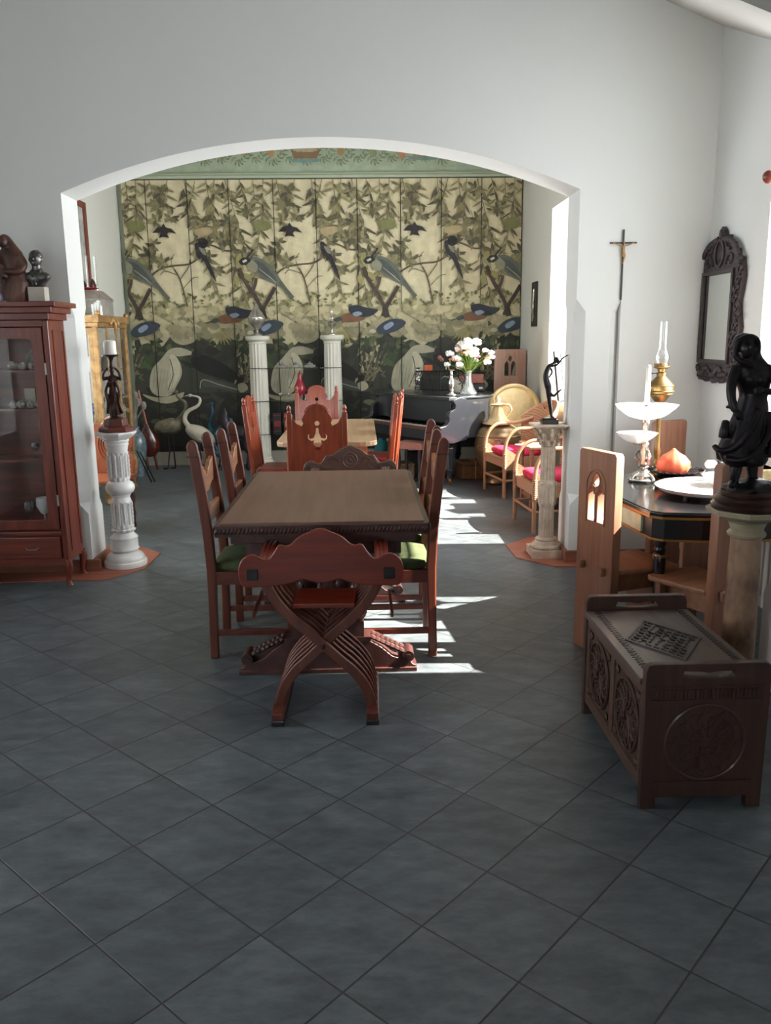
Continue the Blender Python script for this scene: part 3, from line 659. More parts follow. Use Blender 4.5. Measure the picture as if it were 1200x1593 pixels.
def savonarola(label,carved=False):
    # folding X chair, back plank at y=-.19, faces +Y
    t=thing('x_frame_chair',label,'chair',(0,0,0),0)
    wd='carved_brown' if carved else 'mahog_z'
    S=[(.235,.64),(.225,.585),(.19,.515),(.13,.44),(.055,.375),(0,.32),(-.055,.265),(-.12,.205),(-.165,.14),(-.185,.08),(-.19,.05)]
    sp=[(v.x,v.y) for v in cr([(x,z,0) for x,z in S],3)]
    for i in range(6):
        y=-.17+i*.062
        for s in (-1,1):
            q=MB(); yy=y+(0.026 if s>0 else 0); q.ribbonY([(s*x,z) for x,z in sp],.040,yy,yy+.021); q.obj('slat',wd,t,smooth=40,bevel=.004)
    for s in (-1,1):
        f=MB(); f.plateX([(-.215,0),(.20,0),(.215,.03),(.19,.06),(-.195,.062),(-.215,.05)],s*.192-.024,s*.192+.024); f.obj('foot_runner','mahog_x',t,smooth=0,bevel=.004)
        g=MB(); g.box((s*.192-.026,-.222,0),(s*.192+.026,.205,.022)); g.obj('foot_pad','black_wood',t,smooth=0,bevel=.002)
        a=MB(); a.box((s*.235-.028,-.17,.625),(s*.235+.028,.18,.66))
        for k in (-1,0,1): a.tube([(s*.235+k*.017,-.17,.662),(s*.235+k*.017,.10,.672),(s*.235+k*.017,.17,.668),(s*.235+k*.017,.205,.645),(s*.235+k*.017,.195,.615)],.012,8)
        a.obj('arm','carved_brown' if carved else 'sav_back',t,smooth=45,bevel=.002)
        p=MB(); p.box((s*.265-.022,-.232,.615),(s*.265+.022,-.15,.66)); p.obj('peg','black_wood',t,smooth=0,bevel=.004)
    q=MB(); q.box((-.125,-.12,.462),(.125,.10,.482)); q.obj('seat','sav_back',t,smooth=0,bevel=.004)
    q=MB(); q.tube([(0,-.185,.32),(0,.215,.32)],.008,8); q.obj('pivot_rod','black_iron',t)
    half=[(0,.815),(.02,.812),(.045,.80),(.06,.795),(.09,.778),(.115,.755),(.135,.748),(.15,.752),(.165,.748),(.178,.728),(.20,.70),(.22,.695),(.24,.706),(.265,.715),(.29,.708),(.31,.69),(.32,.66),(.32,.625),(.31,.595),(.285,.585),(.20,.588),(.15,.592),(.11,.60),(.07,.615),(.05,.608),(.02,.60),(0,.600)]
    ol=half+[(-x,z) for x,z in half[::-1][1:-1]]
    ol=[(v.x,v.y) for v in cr([(x,z,0) for x,z in ol],3,True)]
    m=MB(); m.plateY(ol,-.222,-.20); bk=m.obj('back_plank','carved_brown' if carved else 'sav_back',t,smooth=30,bevel=.005)
    if carved:
        d=MB(); y=-.20
        d.tube([(.05*math.cos(a*PI/12),y,.715+.05*math.sin(a*PI/12)) for a in range(25)],.007,6)
        d.tube([(.03*math.cos(a*PI/12),y,.715+.03*math.sin(a*PI/12)) for a in range(25)],.005,6)
        d.ball((0,y,.715),(.014,.008,.014),10)
        for s in (-1,1):
            d.tube(cr([(s*.07,y,.70),(s*.10,y,.735),(s*.14,y,.715),(s*.12,y,.685),(s*.15,y,.66),(s*.20,y,.675),(s*.24,y,.65),(s*.28,y,.68),(s*.295,y,.65),(s*.27,y,.625)],4),.006,6)
            d.tube(cr([(s*.06,y,.66),(s*.10,y,.64),(s*.15,y,.625),(s*.20,y,.635),(s*.245,y,.61)],4),.005,6)
            d.tube(cr([(s*.01,y,.79),(s*.06,y,.77),(s*.10,y,.755),(s*.155,y,.735),(s*.19,y,.69),(s*.25,y,.697),(s*.30,y,.675)],4),.004,6)
            d.tube([(s*(.255+.02*math.cos(a)),y,.655+.02*math.sin(a)) for a in [k*.5 for k in range(12)]],.004,6)
        d.obj('carving','carved_brown',bk,smooth=50)
    return t
s1=savonarola('reddish folding X-frame chair with scalloped back, nearest the camera'); s1.location=(-.168,3.33,0); s1.rotation_euler=(0,0,math.radians(-1))
s2=savonarola('carved dark brown X-frame chair at the far end of the trestle table',True); s2.location=(-.09,5.42,0); s2.rotation_euler=(0,0,PI)
c=MB(); c.loft([(0,0,0,.17,.15),(0,0,.012,.2,.18),(0,0,.045,.2,.18),(0,0,.06,.15,.13)],n=24); tag(c.obj('seat_pillow','magenta_cloth',smooth=60),'pinkish red pillow on the carved X-frame chair','cushion',loc=(-.09,5.40,.483))

# ================================================================ CARVED CHEST
t=thing('carved_chest','low dark carved wooden chest with handled end boards, standing by the pale pier','chest',(1.09,2.82,0))
X,Y=.20,.355
for s in (-1,1):
    e=holed('end_board',[(-X,0),(-X+.05,0),(-X+.05,.04),(X-.05,.04),(X-.05,0),(X,0)]+[(X+.004,.48),(X-.004,.50),(X-.02,.505),(-X+.02,.505),(-X+.004,.50),(-X-.004,.48)],
        [[(-.085,.462),(-.08,.48),(-.03,.478),(.0,.473),(.03,.478),(.08,.48),(.085,.462),(.03,.456),(-.03,.456)]],.03,'chest_z',t,.003,M=Matrix.Translation((0,s*Y,0)))
    if s<0:
        m=MB(); y=-Y-.016
        m.box((-X+.02,y-.004,.375),(X-.02,y+.002,.385)); m.box((-X+.02,y-.004,.425),(X-.02,y+.002,.43))
        for i in range(26): m.box((-X+.03+i*.013,y-.004,.39),(-X+.037+i*.013,y+.002,.42))
        m.obj('carved_border','chest_z',e,smooth=0)
        m=MB(); m.box((-X+.04,y-.006,.085),(X-.04,y+.002,.10)); m.obj('lower_ledge','chest_z',e,smooth=0)
        m=MB(); m.tube([(.13*math.cos(a*PI/20),y,.235+.13*math.sin(a*PI/20)) for a in range(41)],.006,6)
        for k in range(12):
            a=k*PI/6; m.tube([(.02*math.cos(a),y,.235+.02*math.sin(a)),(.075*math.cos(a+.35),y,.235+.075*math.sin(a+.35)),(.12*math.cos(a),y,.235+.12*math.sin(a))],.004,5)
            m.tube([(.075*math.cos(a)+.03*math.cos(q),y,.235+.075*math.sin(a)+.03*math.sin(q)) for q in [j*PI/4 for j in range(9)]],.003,5)
        m.obj('roundel','chest_z',e,smooth=50)
b=MB(); b.box((-X+.01,-Y+.016,.06),(-X+.03,Y-.016,.425)); b.box((X-.03,-Y+.016,.06),(X-.01,Y-.016,.425)); b.box((-X+.03,-Y+.016,.06),(X-.03,Y-.016,.08)); b.obj('body','chest_z',t,smooth=0)
b=MB(); x=-X+.004
b.box((x,-Y+.016,.055),(x+.012,Y-.016,.10)); b.box((x,-Y+.016,.385),(x+.012,Y-.016,.425)); b.box((x,-.02,.10),(x+.012,.02,.385))
b.box((x,-Y+.016,.10),(x+.012,-Y+.05,.385)); b.box((x,Y-.05,.10),(x+.012,Y-.016,.385)); b.obj('front_frame','chest_y',t,smooth=0,bevel=.003)
for c0 in (-.17,.17):
    m=MB(); xx=-X+.006
    m.tube([(xx,c0+.125*math.cos(a*PI/20),.243+.125*math.sin(a*PI/20)) for a in range(41)],.006,6)
    for k in range(14):
        a=k*PI/7; m.tube([(xx,c0+.02*math.cos(a),.243+.02*math.sin(a)),(xx,c0+.07*math.cos(a+.4),.243+.07*math.sin(a+.4)),(xx,c0+.115*math.cos(a),.243+.115*math.sin(a))],.0045,5)
        m.tube([(xx,c0+.08*math.cos(a)+.026*math.cos(q),.243+.08*math.sin(a)+.026*math.sin(q)) for q in [j*PI/4 for j in range(9)]],.003,5)
    for sy in (-1,1):
        for sz in (-1,1): m.ball((xx,c0+sy*.115,.243+sz*.118),(.006,.018,.016),8)
    m.obj('carved_panel','chest_z',t,smooth=50)
l=MB(); l.box((-X-.012,-Y+.0165,.425),(X+.004,Y-.0165,.447)); lid=l.obj('lid','chest_lid',t,smooth=0,bevel=.004)
for s in (-1,1):
    m=MB()
    for i in range(64): m.box((s*.165-.013+(i%2)*.007,-Y+.02+i*.0107,.4465),(s*.165+.006+(i%2)*.007,-Y+.027+i*.0107,.4495))
    m.obj('inlay_border','chest_inlay',lid,smooth=0)
m=MB(); rr=random.Random(9); m.M=Matrix.Translation((-.0,.0,.447))@Matrix.Rotation(math.radians(0),4,'Z')
D=[(-.155,.0),(-.02,.205),(.125,.0),(-.01,-.205)]
def dia(u,v): # bilinear diamond
    ax=[D[0][k]*(1-u)*(1-v)+D[1][k]*u*(1-v)+D[2][k]*u*v+D[3][k]*(1-u)*v for k in (0,1)]; return ax
def bar(u0,v0,u1,v1,h=.006):
    q=[dia(u0,v0),dia(u1,v0),dia(u1,v1),dia(u0,v1)]; m.prism(q,-.001,h)
bar(0,0,1,.04);bar(0,.96,1,1);bar(0,.04,.04,.96);bar(.96,.04,1,.96)
for i in range(7):
    for j in range(7):
        u,v=.08+i*.125,.08+j*.125
        if rr.random()<.75: bar(u,v,u+.10,v+.035)
        if rr.random()<.75: bar(u,v,u+.035,v+.10)
m.obj('lattice_carving','chest_inlay',lid,smooth=0)

# ================================================================ DISPLAY CABINET
t=thing('display_cabinet','tall reddish wooden display cabinet with glass doors, left of the arch','cabinet',(-2.40,5.30,0))
def CB(name,boxes,m,par=t,bev=.004,lab=None):
    b=MB()
    for a,c in boxes: b.box(a,c)
    return b.obj(name,m,par,smooth=0,bevel=bev,label=lab)
W=.52;D_=.15
CB('cornice',[((-W-.02,-D_-.02,1.66),(W+.02,D_,1.70)),((-W-.05,-D_-.05,1.70),(W+.05,D_,1.735)),((-W-.085,-D_-.085,1.735),(W+.085,D_,1.765))],'cherry_x')
CB('body',[((-W+.002,D_-.015,.16),(W-.002,D_,1.66)),((-W+.013,-D_+.03,.345),(W-.013,D_-.015,.365)),((-W+.013,-D_,1.62),(W-.013,D_-.015,1.66)),((-W,-D_+.02,.16),(W,-D_+.035,.345)),((-W,-D_,.335),(W,-D_+.03,.36))],'cherry_x')
for s in (-1,1):
    CB('side_panel',[((s*W-.012 if s>0 else s*W,-D_+.04,.16),(s*W if s>0 else s*W+.012,D_-.015,1.66))],'cherry_z')
    f=MB(); f.box((s*(W+.001)-.004,-D_+.075,.22),(s*(W+.001)+.004,-D_+.079,1.6)); f.box((s*(W+.001)-.004,D_-.05,.22),(s*(W+.001)+.004,D_-.046,1.6)); f.box((s*(W+.001)-.004,-D_+.075,1.596),(s*(W+.001)+.004,D_-.046,1.6)); f.obj('side_moulding','cherry_z',t,smooth=0)
    CB('corner_post',[((s*W-.03 if s>0 else s*W-.005,-D_-.004,.15),(s*W+.005 if s>0 else s*W+.03,-D_+.04,1.66))],'cherry_z',bev=.008)
    for fy in (-1,1):
        l=MB(); yy=-D_+.015 if fy<0 else D_-.02; xx=s*(W-.012)
        l.tube([(xx,yy,.17),(xx+s*.008,yy-.006*(-fy),.13),(xx,yy,.07),(xx-s*.004,yy,.03),(xx+s*.008,yy+fy*.008,.0)],[.026,.027,.018,.015,.02],8); l.obj('leg','cherry_z',t,smooth=50)
for k,(x0,x1) in enumerate(((-W+.03,-.004),(.004,W-.035))):
    d=holed('door',[(x0,.375),(x1,.375),(x1,1.615),(x0,1.615)],[rrect(x0+.065,.435,x1-.065,1.55,.03)],.022,'cherry_z',t,.002,M=Matrix.Translation((0,-D_+.006,0)))
    CB('pane',[((x0+.06,-D_+.004,.43),(x1-.06,-D_+.008,1.555))],'cabinet_glass',d,0)
    if k==1:
        for z in (.56,1.37): h=MB(); h.tube([(x1+.006,-D_-.006,z-.035),(x1+.006,-D_-.006,z+.035)],.006,8); h.obj('hinge','silver_dull',d)
dr=CB('drawer',[((-W+.04,-D_+.0,.185),(W-.04,-D_+.02,.325))],'cherry_x',bev=.006)
CB('drawer_moulding',[((-W+.07,-D_-.003,.205),(W-.07,-D_+.0,.21)),((-W+.07,-D_-.003,.30),(W-.07,-D_+.0,.305))],'cherry_x',dr,.001)
h=MB(); h.tube([(.26,-D_-.001,.255),(.27,-D_-.018,.25),(.33,-D_-.018,.25),(.34,-D_-.001,.255)],.004,6); h.obj('handle','silver_dull',dr)
ap=[(-W+.02,.185),(-W+.02,.11)]+[(-W+.05+i*(2*W-.1)/36,.125+.022*abs(math.sin(i*PI/6))) for i in range(37)]+[(W-.02,.11),(W-.02,.185)]
b=MB(); b.plateY(ap,-D_+.002,-D_+.018); b.obj('scalloped_apron','cherry_x',t,smooth=0)
for s_ in (1,):
    b=MB(); b.plateX([(-D_+.03,.2),(D_-.01,.2),(D_-.01,.10),(D_-.03,.12),(D_-.06,.155),(0,.165),(-D_+.07,.15),(-D_+.045,.12),(-D_+.03,.11)],W-.014,W-.002); b.obj('side_apron','cherry_z',t,smooth=0)
for z in (.80,1.115,1.35): CB('shelf',[((-W+.012,-D_+.035,z),(W-.012,D_-.015,z+.012))],'cherry_x',bev=0)
# pieces standing in the cabinet, along the right-hand door
cx=-2.40; cy=5.30
def shell(x,y,z,r,lab,seed,m='shell'):
    rr=random.Random(seed); b=MB(); b.ball((0,0,r*.8),(r,r*.8,r*.8),14)
    for i in range(9):
        a=rr.random()*6.28; q=rr.random()*1.4; b.ball((r*.8*math.cos(a)*math.cos(q),r*.7*math.sin(a)*math.cos(q),r*.8+r*.7*math.sin(q)),r*.38,8)
    return tag(b.obj('seashell',m,smooth=60),lab,'shell','shells on the cabinet shelves',loc=(x,y,z))
pos=['right end of the upper shelf','upper shelf, second from the right end','upper shelf, third from the right end','upper shelf, fourth from the right end']
for i in range(4): shell(-1.955-i*.062,5.24,1.362,.027+.004*(i%2),'pale knobbly shell in the cabinet, '+pos[i],i)
pos=['right end of the middle shelf','middle shelf, second from the right end','middle shelf, third from the right end','middle shelf, fourth from the right end','middle shelf, fifth from the right end']
for i in range(5): shell(-1.945-i*.055,5.24,1.127,.026+.004*(i%2),'pale knobbly shell in the cabinet, '+pos[i],20+i)
b=MB(); b.loft([(0,0,0,.05,.012),(0,0,.04,.075,.014),(0,0,.09,.06,.012),(0,0,.13,.02,.008),(0,0,.16,.006,.005)],n=18); tag(b.obj('rock_slab','shell',smooth=50),'flat pointed grey stone slab on the cabinet\'s upper shelf','stone',loc=(-2.03,5.33,1.362))
b=MB(); b.box((-.035,-.012,0),(.035,.012,.12)); tag(b.obj('small_picture','pale_stone',smooth=0,bevel=.003),'small tan plaque standing on the middle shelf behind the shells','plaque',loc=(-2.09,5.34,1.127))
def goblet(x,y,z,h,r,lab,m='crystal'):
    b=MB(); b.lathe([(r*.7,0),(r*.65,.004),(r*.12,.01),(r*.1,h*.45),(r*.5,h*.52),(r,h*.75),(r*.95,h),(r*.9,h),(r*.93,h*.76),(r*.4,h*.55),(0.001,h*.53)],n=20)
    return tag(b.obj('glass_goblet',m,smooth=60),lab,'glass','glassware in the display cabinet',loc=(x,y,z))
goblet(-2.03,5.22,.367,.20,.045,'large clear goblet on the cabinet floor beside the decanter','milky_glass'); goblet(-2.13,5.24,.367,.17,.04,'clear goblet on the cabinet floor, farthest from the arch')
b=MB(); b.lathe([(.03,0),(.04,.03),(.035,.08),(.012,.12),(.012,.16),(.02,.17),(.018,.2),(.004,.22)],n=8); tag(b.obj('glass_decanter','crystal',smooth=0),'small cut glass decanter with stopper on the cabinet floor','decanter','glassware in the display cabinet',loc=(-1.95,5.24,.367))
goblet(-1.96,5.24,.813,.12,.03,'small clear goblet on the cabinet\'s third shelf, near the hinges'); goblet(-2.06,5.25,.813,.10,.028,'small clear goblet on the cabinet\'s third shelf, away from the hinges')

# ================================================================ SCULPTED FIGURES
def figure_remesh(name,m,parent,mb,vox,label=None): return mb.obj(name,m,parent,remesh=vox,sm=3,label=label)
# madonna (facing the viewer, bowed head)
t=thing('madonna_statue','brown carved Madonna and child statue standing on the display cabinet','statue',(-2.10,5.27,1.766),0,None,.96)
b=MB()
b.loft([(0,0,0,.085,.06,0,.06,9),(.005,0,.06,.095,.065,0,.08,8,.5),(.015,0,.12,.095,.065,0,.06,7,1),(.015,0,.17,.08,.055,0,.04,6,1.5),(.005,0,.21,.062,.048,0,.03,6),(-.003,0,.25,.07,.045,0,.03,5),(-.012,0,.285,.075,.042,0,0,0),(-.02,0,.315,.045,.032),(-.028,-.005,.33,.022,.02)],n=28)
b.ball((-.035,-.015,.37),(.03,.033,.04),16,Matrix.Rotation(-.35,3,'X'))
b.loft([(.02,.01,.30,.055,.035),(.0,.012,.34,.042,.035),(-.02,.012,.375,.038,.036),(-.03,.008,.405,.028,.028),(-.032,.004,.415,.01,.01)],n=18)
b.ball((-.038,-.047,.362),(.006,.009,.009),8)
b.tube(cr([(.055,-.01,.285),(.085,-.02,.23),(.06,-.05,.185),(.0,-.065,.185),(-.04,-.065,.19)],4),[.026,.028,.022,.016,.013],10)
b.tube(cr([(-.07,0,.28),(-.085,-.02,.22),(-.07,-.05,.18),(-.04,-.06,.17)],4),[.024,.024,.018,.013],10)
b.loft([(-.045,-.05,.15,.035,.03),(-.045,-.055,.19,.032,.028),(-.05,-.055,.225,.026,.024),(-.055,-.055,.24,.012,.012)],n=14)
b.ball((-.065,-.065,.262),(.022,.022,.026),12); b.tube([(-.06,-.06,.225),(-.085,-.085,.215),(-.09,-.10,.235)],.009,8)
b.tube([(-.05,-.06,.16),(-.05,-.09,.14),(-.06,-.085,.10)],.012,8); b.ball((.06,.01,.24),(.03,.03,.06),10)
figure_remesh('body','wood_madonna',t,b,.0045)
# bust
t=thing('portrait_bust','small dark bronze bust of a man in a collared shirt on the cabinet','bust',(-1.955,5.27,1.766),0,None,1.1)
b=MB(); b.box((-.045,-.035,0),(.045,.035,.082)); b.obj('stone_block','pale_stone',t,smooth=0,bevel=.002,label='pale stone block')
b=MB(); 
b.loft([(0,0,.083,.038,.026),(0,0,.10,.045,.03),(0,0,.125,.070,.036),(0,.002,.143,.078,.036),(0,.004,.158,.056,.032),(0,.004,.168,.028,.026)],n=24)
b.tube([(0,.006,.155),(.0,.0,.205)],[.026,.022],14)
b.ball((0,-.002,.230),(.033,.037,.042),18); b.ball((0,.008,.246),(.036,.038,.033),16); b.ball((0,-.024,.21),(.016,.014,.014),12)
b.ball((0,-.040,.228),(.005,.009,.010),8); b.ball((0,-.031,.212),(.010,.006,.004),8); b.ball((0,-.030,.243),(.020,.008,.005),8)
for s in (-1,1):
    b.ball((s*.034,.0,.228),(.005,.009,.012),8); b.tube([(s*.004,-.034,.135),(s*.024,-.022,.163),(s*.026,.01,.175)],.007,8); b.ball((s*.012,-.034,.233),(.005,.004,.003),6)
    b.box((s*.003-.002,-.036,.09),(s*.003+.002,-.030,.14))
for i in range(14):
    a=i*2.4; b.ball((.026*math.cos(a)*(.4+.6*(i/14)),.006+.028*math.sin(a)*(.4+.6*i/14),.272-.018*(i/14)),.009,8)
figure_remesh('head_and_shoulders','bust_bronze',t,b,.003)
# slender abstract pair at the far left
t=thing('slender_figurine','thin polished violet grey figurine standing in front of the Madonna','figurine',(-2.17,5.13,1.766))
b=MB(); b.tube(cr([(-.01,0,.0),(-.02,0,.08),(0,0,.15),(-.01,0,.2)],4),[.008,.012,.016,.012],8); b.tube(cr([(.06,0,.0),(.035,0,.06),(.02,0,.13),(-.005,0,.19)],4),[.007,.010,.012,.010],8); b.ball((-.008,0,.225),(.012,.012,.018),10); b.tube(cr([(0,0,.18),(.03,-.01,.14),(.05,-.01,.09)],3),.006,8); b.loft([(.02,0,0,.06,.03),(.02,0,.008,.055,.027)],n=16)
figure_remesh('body','chrome_violet',t,b,.003)

# ================================================================ WHITE PEDESTAL, BRONZE CANDLE FIGURE
t=thing('white_pedestal','tall white marble pedestal column on the left terracotta floor patch','pedestal',(-1.665,5.64,.006))
b=MB(); b.lathe([(.142,0),(.146,.02),(.142,.035),(.13,.04),(.132,.055),(.12,.075),(.10,.09),(.085,.10)],n=40); b.lathe([(.085,.10),(.092,.108),(.098,.118),(.092,.125),(.092,.19),(.095,.198),(.09,.205),(.07,.225),(.068,.235)],n=40); b.obj('base','marble_white',t,smooth=50)
b=MB(); b.lathe([(.068,.235),(.082,.245),(.084,.255),(.070,.262),(.076,.275),(.07,.29),(.069,.32),(.066,.40),(.066,.43),(.070,.44),(.071,.45)],n=64,fl=(12,.12)); b.lathe([(.068,.44),(.066,.46),(.06,.475),(.062,.485),(.07,.50)],n=40)
b.lathe([(.06,.50),(.085,.512),(.097,.535),(.097,.555),(.085,.578),(.065,.59)],n=40)
b.lathe([(.064,.59),(.068,.60),(.072,.612),(.066,.62),(.064,.66),(.062,.72),(.065,.77),(.073,.785),(.066,.79)],n=64,fl=(12,.13)); b.lathe([(.066,.79),(.070,.82),(.078,.845),(.074,.85),(.080,.86),(.083,.868),(.078,.875)],n=40)
for k in range(12):
    a=k*PI/6
    for z0,dz in ((.29,.15),(.62,.15)): b.tube([(.069*math.cos(a+q*.08*math.sin(0)),.069*math.sin(a),z0+dz*q/10) for q in range(11)],[.006+.003*(i%2) for i in range(11)],6)
b.obj('shaft','marble_white',t,smooth=45)
b=MB(); b.lathe([(.075,.868),(.10,.885),(.122,.90),(.135,.915),(.138,.925),(.13,.928)],n=8,a0=PI/8); b.obj('capital','marble_white',t,smooth=20,bevel=.005)
t=thing('candle_figure','dark bronze caryatid figure holding a candle dish, on the white pedestal','figurine',(-1.66,5.64,.9345))
b=MB(); b.lathe([(.115,0),(.115,.022),(.105,.034),(.10,.036)],n=6,a0=.3); b.lathe([(.078,.036),(.078,.085)],n=6,a0=.3); b.obj('plinth','mahog_x',t,smooth=20,bevel=.003)
b=MB(); b.lathe([(.055,.085),(.05,.092),(.035,.1)],n=20)
b.loft([(0,0,.095,.034,.028,0,.1,7),(0,0,.15,.04,.032,0,.12,7,.5),(0,0,.21,.036,.03,0,.1,6,1),(0,0,.26,.034,.026,0,.05,6),(0,0,.30,.024,.02),(0,0,.34,.034,.022),(0,0,.365,.036,.02),(0,0,.378,.014,.013),(0,0,.39,.011,.011)],n=20)
b.ball((0,-.003,.405),(.017,.019,.022),12)
for s in (-1,1): b.tube(cr([(s*.034,0,.362),(s*.055,-.01,.345),(s*.052,-.015,.385),(s*.022,-.01,.425)],3),[.011,.009,.008,.007],8); b.tube(cr([(s*.02,-.02,.33),(s*.045,-.02,.27),(s*.035,-.02,.2),(s*.05,0,.12)],3),.010,8)
figure_remesh('body','bronze_brown',t,b,.004)
b=MB(); b.lathe([(.014,.42),(.018,.43),(.014,.44),(.012,.47),(.02,.49),(.05,.502),(.055,.507),(.05,.509),(.02,.507)],n=24); b.obj('candle_dish','bronze_brown',t,smooth=50)
b=MB(); b.lathe([(.038,0),(.04,.004),(.04,.078),(.034,.09),(.012,.095)],n=24); cd=b.obj('pillar_candle','wax',smooth=50); tag(cd,'short thick white pillar candle on the bronze figure\'s dish','candle',loc=(-1.66,5.64,.9345+.508))
b=MB(); b.tube([(0,0,.094),(0,0,.108)],.0015,6); b.obj('wick','black_iron',cd)

# ================================================================ CARVED STONE PEDESTAL AND DANCER
t=thing('carved_stone_pedestal','cream carved stone column with leafy capital, by the right foot of the arch','pedestal',(1.285,5.69,.006))
b=MB(); b.box((-.115,-.115,0),(.115,.115,.055)); b.lathe([(.10,.055),(.108,.066),(.104,.078),(.088,.086),(.082,.10),(.072,.11),(.076,.12),(.066,.128),(.06,.135)],n=32)
for k in range(28):
    a=k*2*PI/28; b.ball((.104*math.cos(a),.104*math.sin(a),.068),.009,6)
b.obj('base','stone_cream',t,smooth=40)
b=MB(); b.lathe([(.054,.13),(.053,.36)],n=80,fl=(16,.10)); b.lathe([(.053,.53),(.050,.78)],n=80,fl=(16,.10)); b.lathe([(.053,.35),(.056,.36),(.056,.53),(.053,.54)],n=32)
for k in range(5):
    a=k*2*PI/5
    for pts in ([(0,.36),(.02,.42),(-.005,.47),(.0,.52)],[(.15,.37),(.1,.43),(.25,.5)],[(-.2,.38),(-.25,.45),(-.1,.52)],[(-.3,.50),(0,.46),(.3,.50)]):
        b.tube([(.057*math.cos(a+q),.057*math.sin(a+q),z) for q,z in pts],.008,6)
    b.ball((.058*math.cos(a),.058*math.sin(a),.515),.014,8)
b.obj('shaft','stone_cream',t,smooth=40)
b=MB(); b.lathe([(.052,.775),(.058,.785),(.052,.795),(.056,.83),(.075,.89),(.085,.905)],n=32)
for tier,(r,z,n_) in enumerate(((.062,.805,10),(.07,.85,10),(.085,.885,8))):
    for k in range(n_):
        a=(k+.5*tier)*2*PI/n_; b.tube([(r*.85*math.cos(a),r*.85*math.sin(a),z-.02),(r*math.cos(a),r*math.sin(a),z+.01),((r+.018)*math.cos(a),(r+.018)*math.sin(a),z+.015),((r+.018)*math.cos(a),(r+.018)*math.sin(a),z)],[.012,.011,.009,.006],6)
b.obj('capital','stone_cream',t,smooth=50)
b=MB(); b.box((-.10,-.10,.905),(.10,.10,.918)); b.box((-.118,-.118,.917),(.118,.118,.932)); b.obj('top_slab','stone_cream',t,smooth=0,bevel=.004)
t=thing('dancer_figurine','slim dark bronze dancer leaning back with one arm raised, on the carved stone pedestal','figurine',(1.285,5.68,.9385))
b=MB(); b.box((-.055,-.045,0),(.055,.045,.03)); b.box((-.045,-.035,.03),(.045,.035,.042)); b.obj('plinth','black_wood',t,smooth=0,bevel=.005)
b=MB()
b.tube(cr([(.012,0,.042),(.005,.004,.10),(-.012,0,.20),(-.018,0,.26)],5),[.007,.014,.010,.016,.020],10)
b.tube(cr([(.022,.01,.046),(.012,.01,.09),(.0,.01,.15),(-.01,.005,.25)],5),[.005,.012,.013,.018],10)
b.tube([(.012,0,.046),(.028,-.02,.044)],[.008,.006],8); b.tube([(-.02,.0,.12),(-.035,.01,.10),(-.04,.01,.13)],.004,6)
b.tube(cr([(-.015,0,.25),(-.03,0,.30),(-.032,0,.34),(-.015,0,.385),(.005,0,.40)],5),[.024,.020,.020,.026,.012],12)
b.tube([(.0,0,.395),(.022,0,.415)],.009,8); b.ball((.035,0,.43),(.02,.018,.022),12); b.ball((.052,0,.415),(.013,.012,.013),8)
b.tube(cr([(-.005,-.02,.39),(.035,-.03,.40),(.068,-.03,.44),(.11,-.03,.465)],4),[.009,.007,.006,.004],8)
b.tube(cr([(-.005,.02,.385),(.015,.03,.35),(.0,.03,.32),(-.02,.02,.30)],4),[.008,.006,.006,.005],8)
b.tube(cr([(-.012,.0,.22),(.02,-.01,.19),(.045,-.01,.21),(.075,-.01,.235)],4),[.012,.008,.007,.006],8)
figure_remesh('body','bronze_dark',t,b,.0032)

# ================================================================ ALABASTER COLUMN AND WOMAN STATUE
PX,PY=1.475,3.08
t=thing('alabaster_column','veined honey brown alabaster column with pale octagonal top, behind the carved chest','pedestal',(PX,PY,0))
b=MB(); b.lathe([(.11,0),(.112,.03),(.10,.045),(.085,.06),(.088,.075),(.07,.09),(.066,.10)],n=32); b.obj('base','alabaster_pale',t,smooth=40)
b=MB(); b.lathe([(.064,.095),(.065,.2),(.062,.5),(.057,.765)],n=40); b.obj('shaft','alabaster',t,smooth=60)
b=MB(); b.lathe([(.057,.76),(.068,.766),(.072,.776),(.066,.784),(.060,.79),(.062,.80),(.07,.82),(.085,.832)],n=32); b.lathe([(.085,.83),(.15,.856),(.155,.872),(.152,.876)],n=8,a0=PI/8); b.obj('capital','alabaster_pale',t,smooth=25)
t=thing('woman_statue','dark bronze statue of a woman in a headscarf and long skirt, on the alabaster column','statue',(PX,PY,.8762))
b=MB(); b.lathe([(.135,0),(.138,.014),(.125,.024),(.128,.036),(.118,.048),(.108,.052),(.11,.062),(.104,.07)],n=36); b.obj('plinth','bronze_brown',t,smooth=40)
b=MB()
b.loft([(0,0,.066,.10,.09,0,.05,5),(.0,0,.085,.095,.085,0,.08,7),(.01,0,.10,.07,.06,0,.12,5),(.015,0,.112,.03,.03)],n=24)
b.M=Matrix.Translation((-.045,0,-.004))@Matrix.Diagonal((1.1,1.05,1.03,1))
# legs and feet
b.tube(cr([(-.035,-.03,.10),(-.022,-.012,.13),(-.012,0,.18),(0,.0,.24)],4),[.015,.015,.019,.03],10); b.tube([(-.035,-.03,.103),(-.055,-.065,.098)],[.015,.010],8)
b.tube(cr([(.055,.01,.10),(.05,.012,.14),(.045,.01,.19),(.035,.0,.24)],4),[.014,.014,.019,.03],10); b.tube([(.055,.01,.103),(.05,-.035,.098)],[.014,.010],8)
